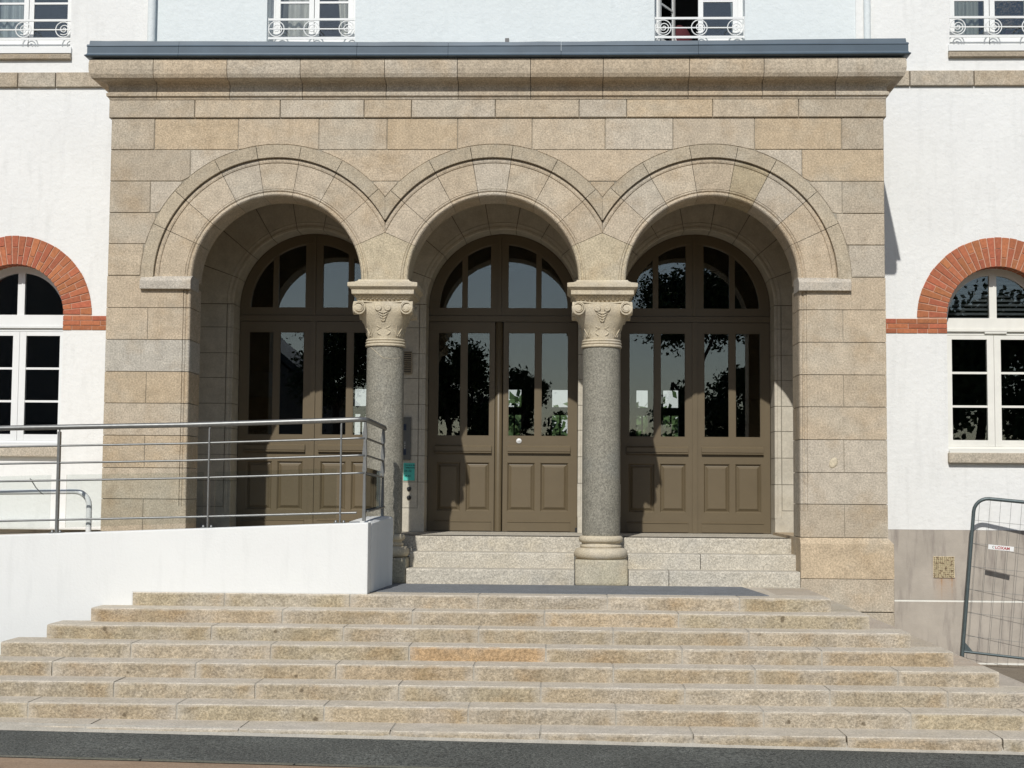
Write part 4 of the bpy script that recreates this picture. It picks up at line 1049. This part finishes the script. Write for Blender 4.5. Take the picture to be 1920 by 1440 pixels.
for x in (-5.15, -3.79, -2.44, -1.265):
    pb = MB(); zt = ztop(x)-.02; zw = zwall(x)
    hw_ = .006 if x > -3 and x < -1.5 or x == -1.265 else .011
    pb.box(x-hw_, x+hw_, YR-.022, YR+.022, zw+.004, zt-.02); pb.box(x-.006, x+.006, YR-.006, YR+.006, zt-.02, zt)
    P = pb.build('post', STEEL, rl)
    MB().box(x-.055, x+.055, YR-.05, YR+.05, zw-.002, zw+.005).build('base_plate', STEEL, P)
    for s2 in (-1, 1): MB().lathe([(.0, zw+.028), (.011, zw+.024), (.013, zw+.006), (.013, zw+.004)], x+s2*.035, YR-.02, 10).build('bolt', STEEL, P)
for (x, y, zt, zb_) in ((-1.055, YR+.03, 1.505, .632), (-1.012, -.385, 1.478, .655)):
    pb = MB(); rg = [[(x-.006-.020*a_, y-.022, z), (x+.006+.012*a_, y-.022, z), (x+.006+.012*a_, y+.022, z), (x-.006-.020*a_, y+.022, z)] for z, a_ in ((zb_, .5), (zb_+.2, .4), (1.05, .2), (1.08, .8), (1.19, .3), (1.22, .9), (1.34, .3), (1.38, .9), (zt, .2))]
    pb.rings(rg, smooth=False); pb.build('post', STEEL, rl)
for xa, xb in ((-5.05, -3.86), (-3.72, -2.49), (-2.385, -1.30)):
    za0, za1 = ztop(xa)-.425, ztop(xb)-.425; zb0, zb1 = zwall(xa)+.045, zwall(xb)+.045
    MB().prism([(xa, zb0), (xb, zb1), (xb, za1), (xa, za0)], YR+.012, YR+.020).build('glass_panel', GPAN, rl)
g2 = MB(); g2.add([(-1.065, YR+.07, .70), (-1.025, -.43, .73), (-1.025, -.43, 1.08), (-1.065, YR+.07, 1.11), (-1.073, YR+.07, .70), (-1.033, -.43, .73), (-1.033, -.43, 1.08), (-1.073, YR+.07, 1.11)],
                  [(0, 1, 2, 3), (7, 6, 5, 4), (0, 4, 5, 1), (1, 5, 6, 2), (2, 6, 7, 3), (3, 7, 4, 0)]); g2.build('glass_panel', GPAN, rl)
hr = MB(); yq = -.9; pts = [(-8, yq, .80), (-3.80, yq, .872)]+[(-3.80+.135*sin(a_*pi/12), yq, .872-.135*(1-cos(a_*pi/12))) for a_ in range(1, 7)]+[(-3.665, yq, .44)]
hr.tube(pts, .026, 14); tag(hr.build('white_handrail', WPVC), 'white painted tube handrail bending down behind the ramp railing', 'handrail')
tag(MB().tube([(-4.055, YR+.03, .985), (-4.045, YR+.03, .975), (-4.03, YR+.03, .95), (-4.0, YR+.03, .905), (-3.955, YR+.03, .86), (-3.93, YR+.03, .845)], .0045, 6).build('cable', plain('grey cable', (.2, .2, .2), .6)), 'short grey cable hooked over the first glass panel of the ramp railing', 'cable')

# ------------------------------------------------------------------ temporary fence panel
fp = thing('fence_panel', 'grey tubular mesh fence panel leaning by the wall at the right edge', 'fence', loc=(4.905, 1.52, -.985))
def tr(x, z): return (x, 0., z)
H_ = 1.865; Wd = 1.9; rc_ = .15
pts = [tr(0, 0), tr(0, H_-rc_)]+[tr(rc_-rc_*cos(a_*pi/12), H_-rc_+rc_*sin(a_*pi/12)) for a_ in range(1, 7)]+[tr(Wd-rc_, H_)]+[tr(Wd-rc_+rc_*sin(a_*pi/12), H_-rc_+rc_*cos(a_*pi/12)) for a_ in range(1, 7)]+[tr(Wd, 0)]
fr_ = MB(); fr_.tube(pts, .0195, 14); fr_.tube([tr(.0, .235), tr(Wd, .235)], .014, 12); F = fr_.build('frame', GALV, fp)
for k in range(17):
    x = .055+k*.107
    zt = H_-.015 if rc_ < x < Wd-rc_ else H_-.06
    MB().tube([tr(x, .235), tr(x, zt)], .0019, 5).build('vertical_wire', WIRE, fp)
for k in range(6): MB().tube([(0.0, .006, .40+k*.245), (Wd, .006, .40+k*.245)], .0019, 5).build('horizontal_wire', WIRE, fp)
MB().prism([(.0, .25), (.10, .25), (.02, .33), (0, .33)], -.004, .004).build('gusset', GALV, fp)
pl = MB().box(.175, .435, -.012, -.006, 1.335, 1.385).build('name_plate', WPVC, fp)
text('LOXAM', .043, (.245, -.0128, 1.345), fp, plain('plate red', (.35, .03, .03), .5), bold=.0012)
lg = MB(); lg.tube([(.228+.011*cos(a_*pi/8+.6), -.0125, 1.36+.011*sin(a_*pi/8+.6)) for a_ in range(14)], .0022, 5); lg.build('logo', BLACK, fp)
fp.rotation_euler = (radians(-1.), radians(5.2), radians(-9))
tag(MB().box(-3.60, -3.535, -4.86, -4.82, gz(-3.6)+.006, gz(-3.6)+.02).build('paper_scrap', WPVC), 'small white paper scrap on the joint between asphalt and paving', 'litter')

# ------------------------------------------------------------------ what the door glass mirrors: trees and a house across the yard
def tree(x, y, h, cr, label, crown_z, crown_h, leaves=5200, m=LEAF, sd=1, leaf=.10, dens=.85, spread=None):
    rg = random.Random(sd); g0 = -1.0
    t = thing('tree', label, 'tree', 'trees across the yard', (x, y, g0))
    tk = MB(); top_ = crown_z+crown_h*.5-g0; pts = [(0, 0, 0)]
    for i in range(1, 6): pts.append((rg.uniform(-.15, .15)*i*.4, rg.uniform(-.1, .1)*i, top_*i/5))
    r0 = .05*h*.5; tk.tube(pts, [r0*(1-.13*i) for i in range(6)], 10)
    cl = []
    for i in range(9):
        a_ = rg.uniform(0, 2*pi); q = rg.uniform(.4, .9)*cr; b0 = Vector(pts[3+i % 3]); e = Vector((q*cos(a_), q*sin(a_)*.8, crown_z-g0+rg.uniform(-.3, .45)*crown_h))
        m_ = (b0+e)/2+Vector((0, 0, -.1)); tk.tube([tuple(b0), tuple(m_), tuple(e)], [r0*.35, r0*.22, r0*.08], 6); cl.append(e)
    for i in range(8): cl.append(Vector((rg.uniform(-.6, .6)*cr, rg.uniform(-.6, .6)*cr, crown_z-g0+rg.uniform(-.45, .5)*crown_h)))
    tk.build('trunk', BARK, t)
    v = []; fs = []
    for i in range(leaves):
        c0 = cl[rg.randrange(len(cl))]; d = Vector((rg.gauss(0, 1), rg.gauss(0, 1), rg.gauss(0, .7))); d = d*(cr*.22*(spread or 1))
        p = c0+d; s_ = leaf*rg.uniform(.6, 1.3); a1 = Vector((rg.gauss(0, 1), rg.gauss(0, 1), rg.gauss(0, 1))).normalized(); a2 = a1.orthogonal().normalized()
        k = len(v); v += [tuple(p-a1*s_), tuple(p-a2*s_*.6), tuple(p+a1*s_), tuple(p+a2*s_*.6)]; fs.append((k, k+1, k+2, k+3))
    b_ = MB(); b_.add(v, fs); b_.build('crown', m, t)
    return t
tree(-3.1, -30, 6, 1.2, 'tall dark tree mirrored in the left leaf of the middle door', 4.2, 2.6, 8000, sd=3, leaf=.08)
tree(-1.9, -31, 5, 1.1, 'broad low tree mirrored between the two leaves of the middle door', 3.0, 2.2, 8000, sd=14, leaf=.08)
tree(-.75, -30, 5, .8, 'small tree mirrored in the left pane of the middle door right leaf', 3.4, 2.4, 7000, sd=4, leaf=.08)
tree(.5, -31, 4, .9, 'low tree mirrored at the foot of the middle door right leaf', 2.3, 1.9, 7000, sd=5, leaf=.08)
tree(2.9, -32, 4, .9, 'low tree mirrored at the foot of the right door left leaf', 1.9, 1.6, 6000, sd=15, leaf=.08)
hg = thing('hedge', 'long dark hedge mirrored along the foot of the door glass', 'hedge')
MB().box(-9, 9, -33.6, -32.6, -1, 2.2).build('core', plain('hedge inside', (.012, .018, .008), .9), hg)
rh = random.Random(77); v = []; fs = []
for i in range(16000):
    p = Vector((rh.uniform(-9.2, 9.2), rh.uniform(-33.8, -32.3), 2.3+.25*sin(i*.013)+rh.gauss(0, .2))) if i % 2 else Vector((rh.uniform(-9.2, 9.2), -32.5+rh.gauss(0, .1), rh.uniform(-1, 2.4)))
    a1 = Vector((rh.gauss(0, 1), rh.gauss(0, 1), rh.gauss(0, 1))).normalized(); a2 = a1.orthogonal().normalized(); q = .09*rh.uniform(.6, 1.3); k = len(v)
    v += [tuple(p-a1*q), tuple(p-a2*q*.6), tuple(p+a1*q), tuple(p+a2*q*.6)]; fs.append((k, k+1, k+2, k+3))
b_ = MB(); b_.add(v, fs); b_.build('leaves', LEAF, hg, kind='stuff')
tree(5.0, -29, 9, 2.2, 'umbrella pine mirrored in the right door', 6.7, 2.2, 14000, sd=6, leaf=.075, spread=.8)
tree(4.6, -31, 5, .9, 'bushy tree mirrored low in the right door', 3.1, 2.8, 9000, sd=7, leaf=.08)
tree(6.4, -30, 5, 1.1, 'bushy tree mirrored in the right leaf of the right door', 3.2, 3.0, 10000, sd=8, leaf=.08)
tree(-6.3, -28, 7, 1.3, 'loose tree mirrored in the left door', 4.8, 2.8, 9000, sd=9, leaf=.07, spread=1.1)
tree(13.5, -28, 8, 2.6, 'broad tree mirrored in the right arched window', 4.0, 4.6, 14000, sd=10, leaf=.12)
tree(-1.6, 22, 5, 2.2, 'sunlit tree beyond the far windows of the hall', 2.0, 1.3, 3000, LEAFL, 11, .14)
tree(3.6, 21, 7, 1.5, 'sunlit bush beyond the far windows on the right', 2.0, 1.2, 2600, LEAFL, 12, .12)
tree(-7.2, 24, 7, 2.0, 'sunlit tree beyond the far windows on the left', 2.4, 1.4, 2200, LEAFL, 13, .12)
hs = thing('yard_house', 'dark gabled house mirrored in the left door and the left arched window', 'house')
HW = plain('house wall', (.16, .15, .14), .9)
h_ = MB(); h_.prism([(-26, -1.2), (-7.6, -1.2), (-7.6, 4.2), (-10.2, 6.3), (-13, 9.2), (-26, 9.2)], -38, -30); h_.build('wall', HW, hs)
h_ = MB(); h_.prism([(-26.3, 9.22), (-12.95, 9.22), (-10.15, 6.32), (-7.2, 4.0), (-7.1, 4.12), (-10.0, 6.5), (-12.85, 9.42), (-26.3, 9.42)], -38.3, -29.8); h_.build('roof', plain('slate', (.05, .055, .06), .6), hs)
for k in range(5):
    x = -24+k*3.4; MB().box(x, x+1.1, -29.99, -29.95, 1., 3.).build('window', plain('far window %d' % k, (.03, .035, .04), .3), hs)
rb = thing('rear_building', 'white sunlit building glimpsed through the far hall windows', 'building')
MB().box(-16, 16, 34, 40, -1, 9).build('wall', PLAS, rb)
for k in range(9): MB().box(-14+k*3.2, -13+k*3.2, 33.96, 33.99, 1.2, 3.2).build('window', DARK, rb)
mp_ = MB(); mp_.lathe([(.0, .0), (.05, .0), (.045, .006), (.025, .010), (0, .008)], 0, 0, 11)
o_ = mp_.build('mortar_patch', CAPM, por); o_.location = (3.315, .001, 1.20); o_.rotation_euler = (pi/2, .5, 0); o_.scale = (.8, 1.15, 1)
tag(MB().box(-40, 40, -60.5, -60, -1.2, 3.4).build('yard_wall', plain('far wall', (.20, .19, .17), .9)), 'long low wall closing the far side of the yard', 'wall')
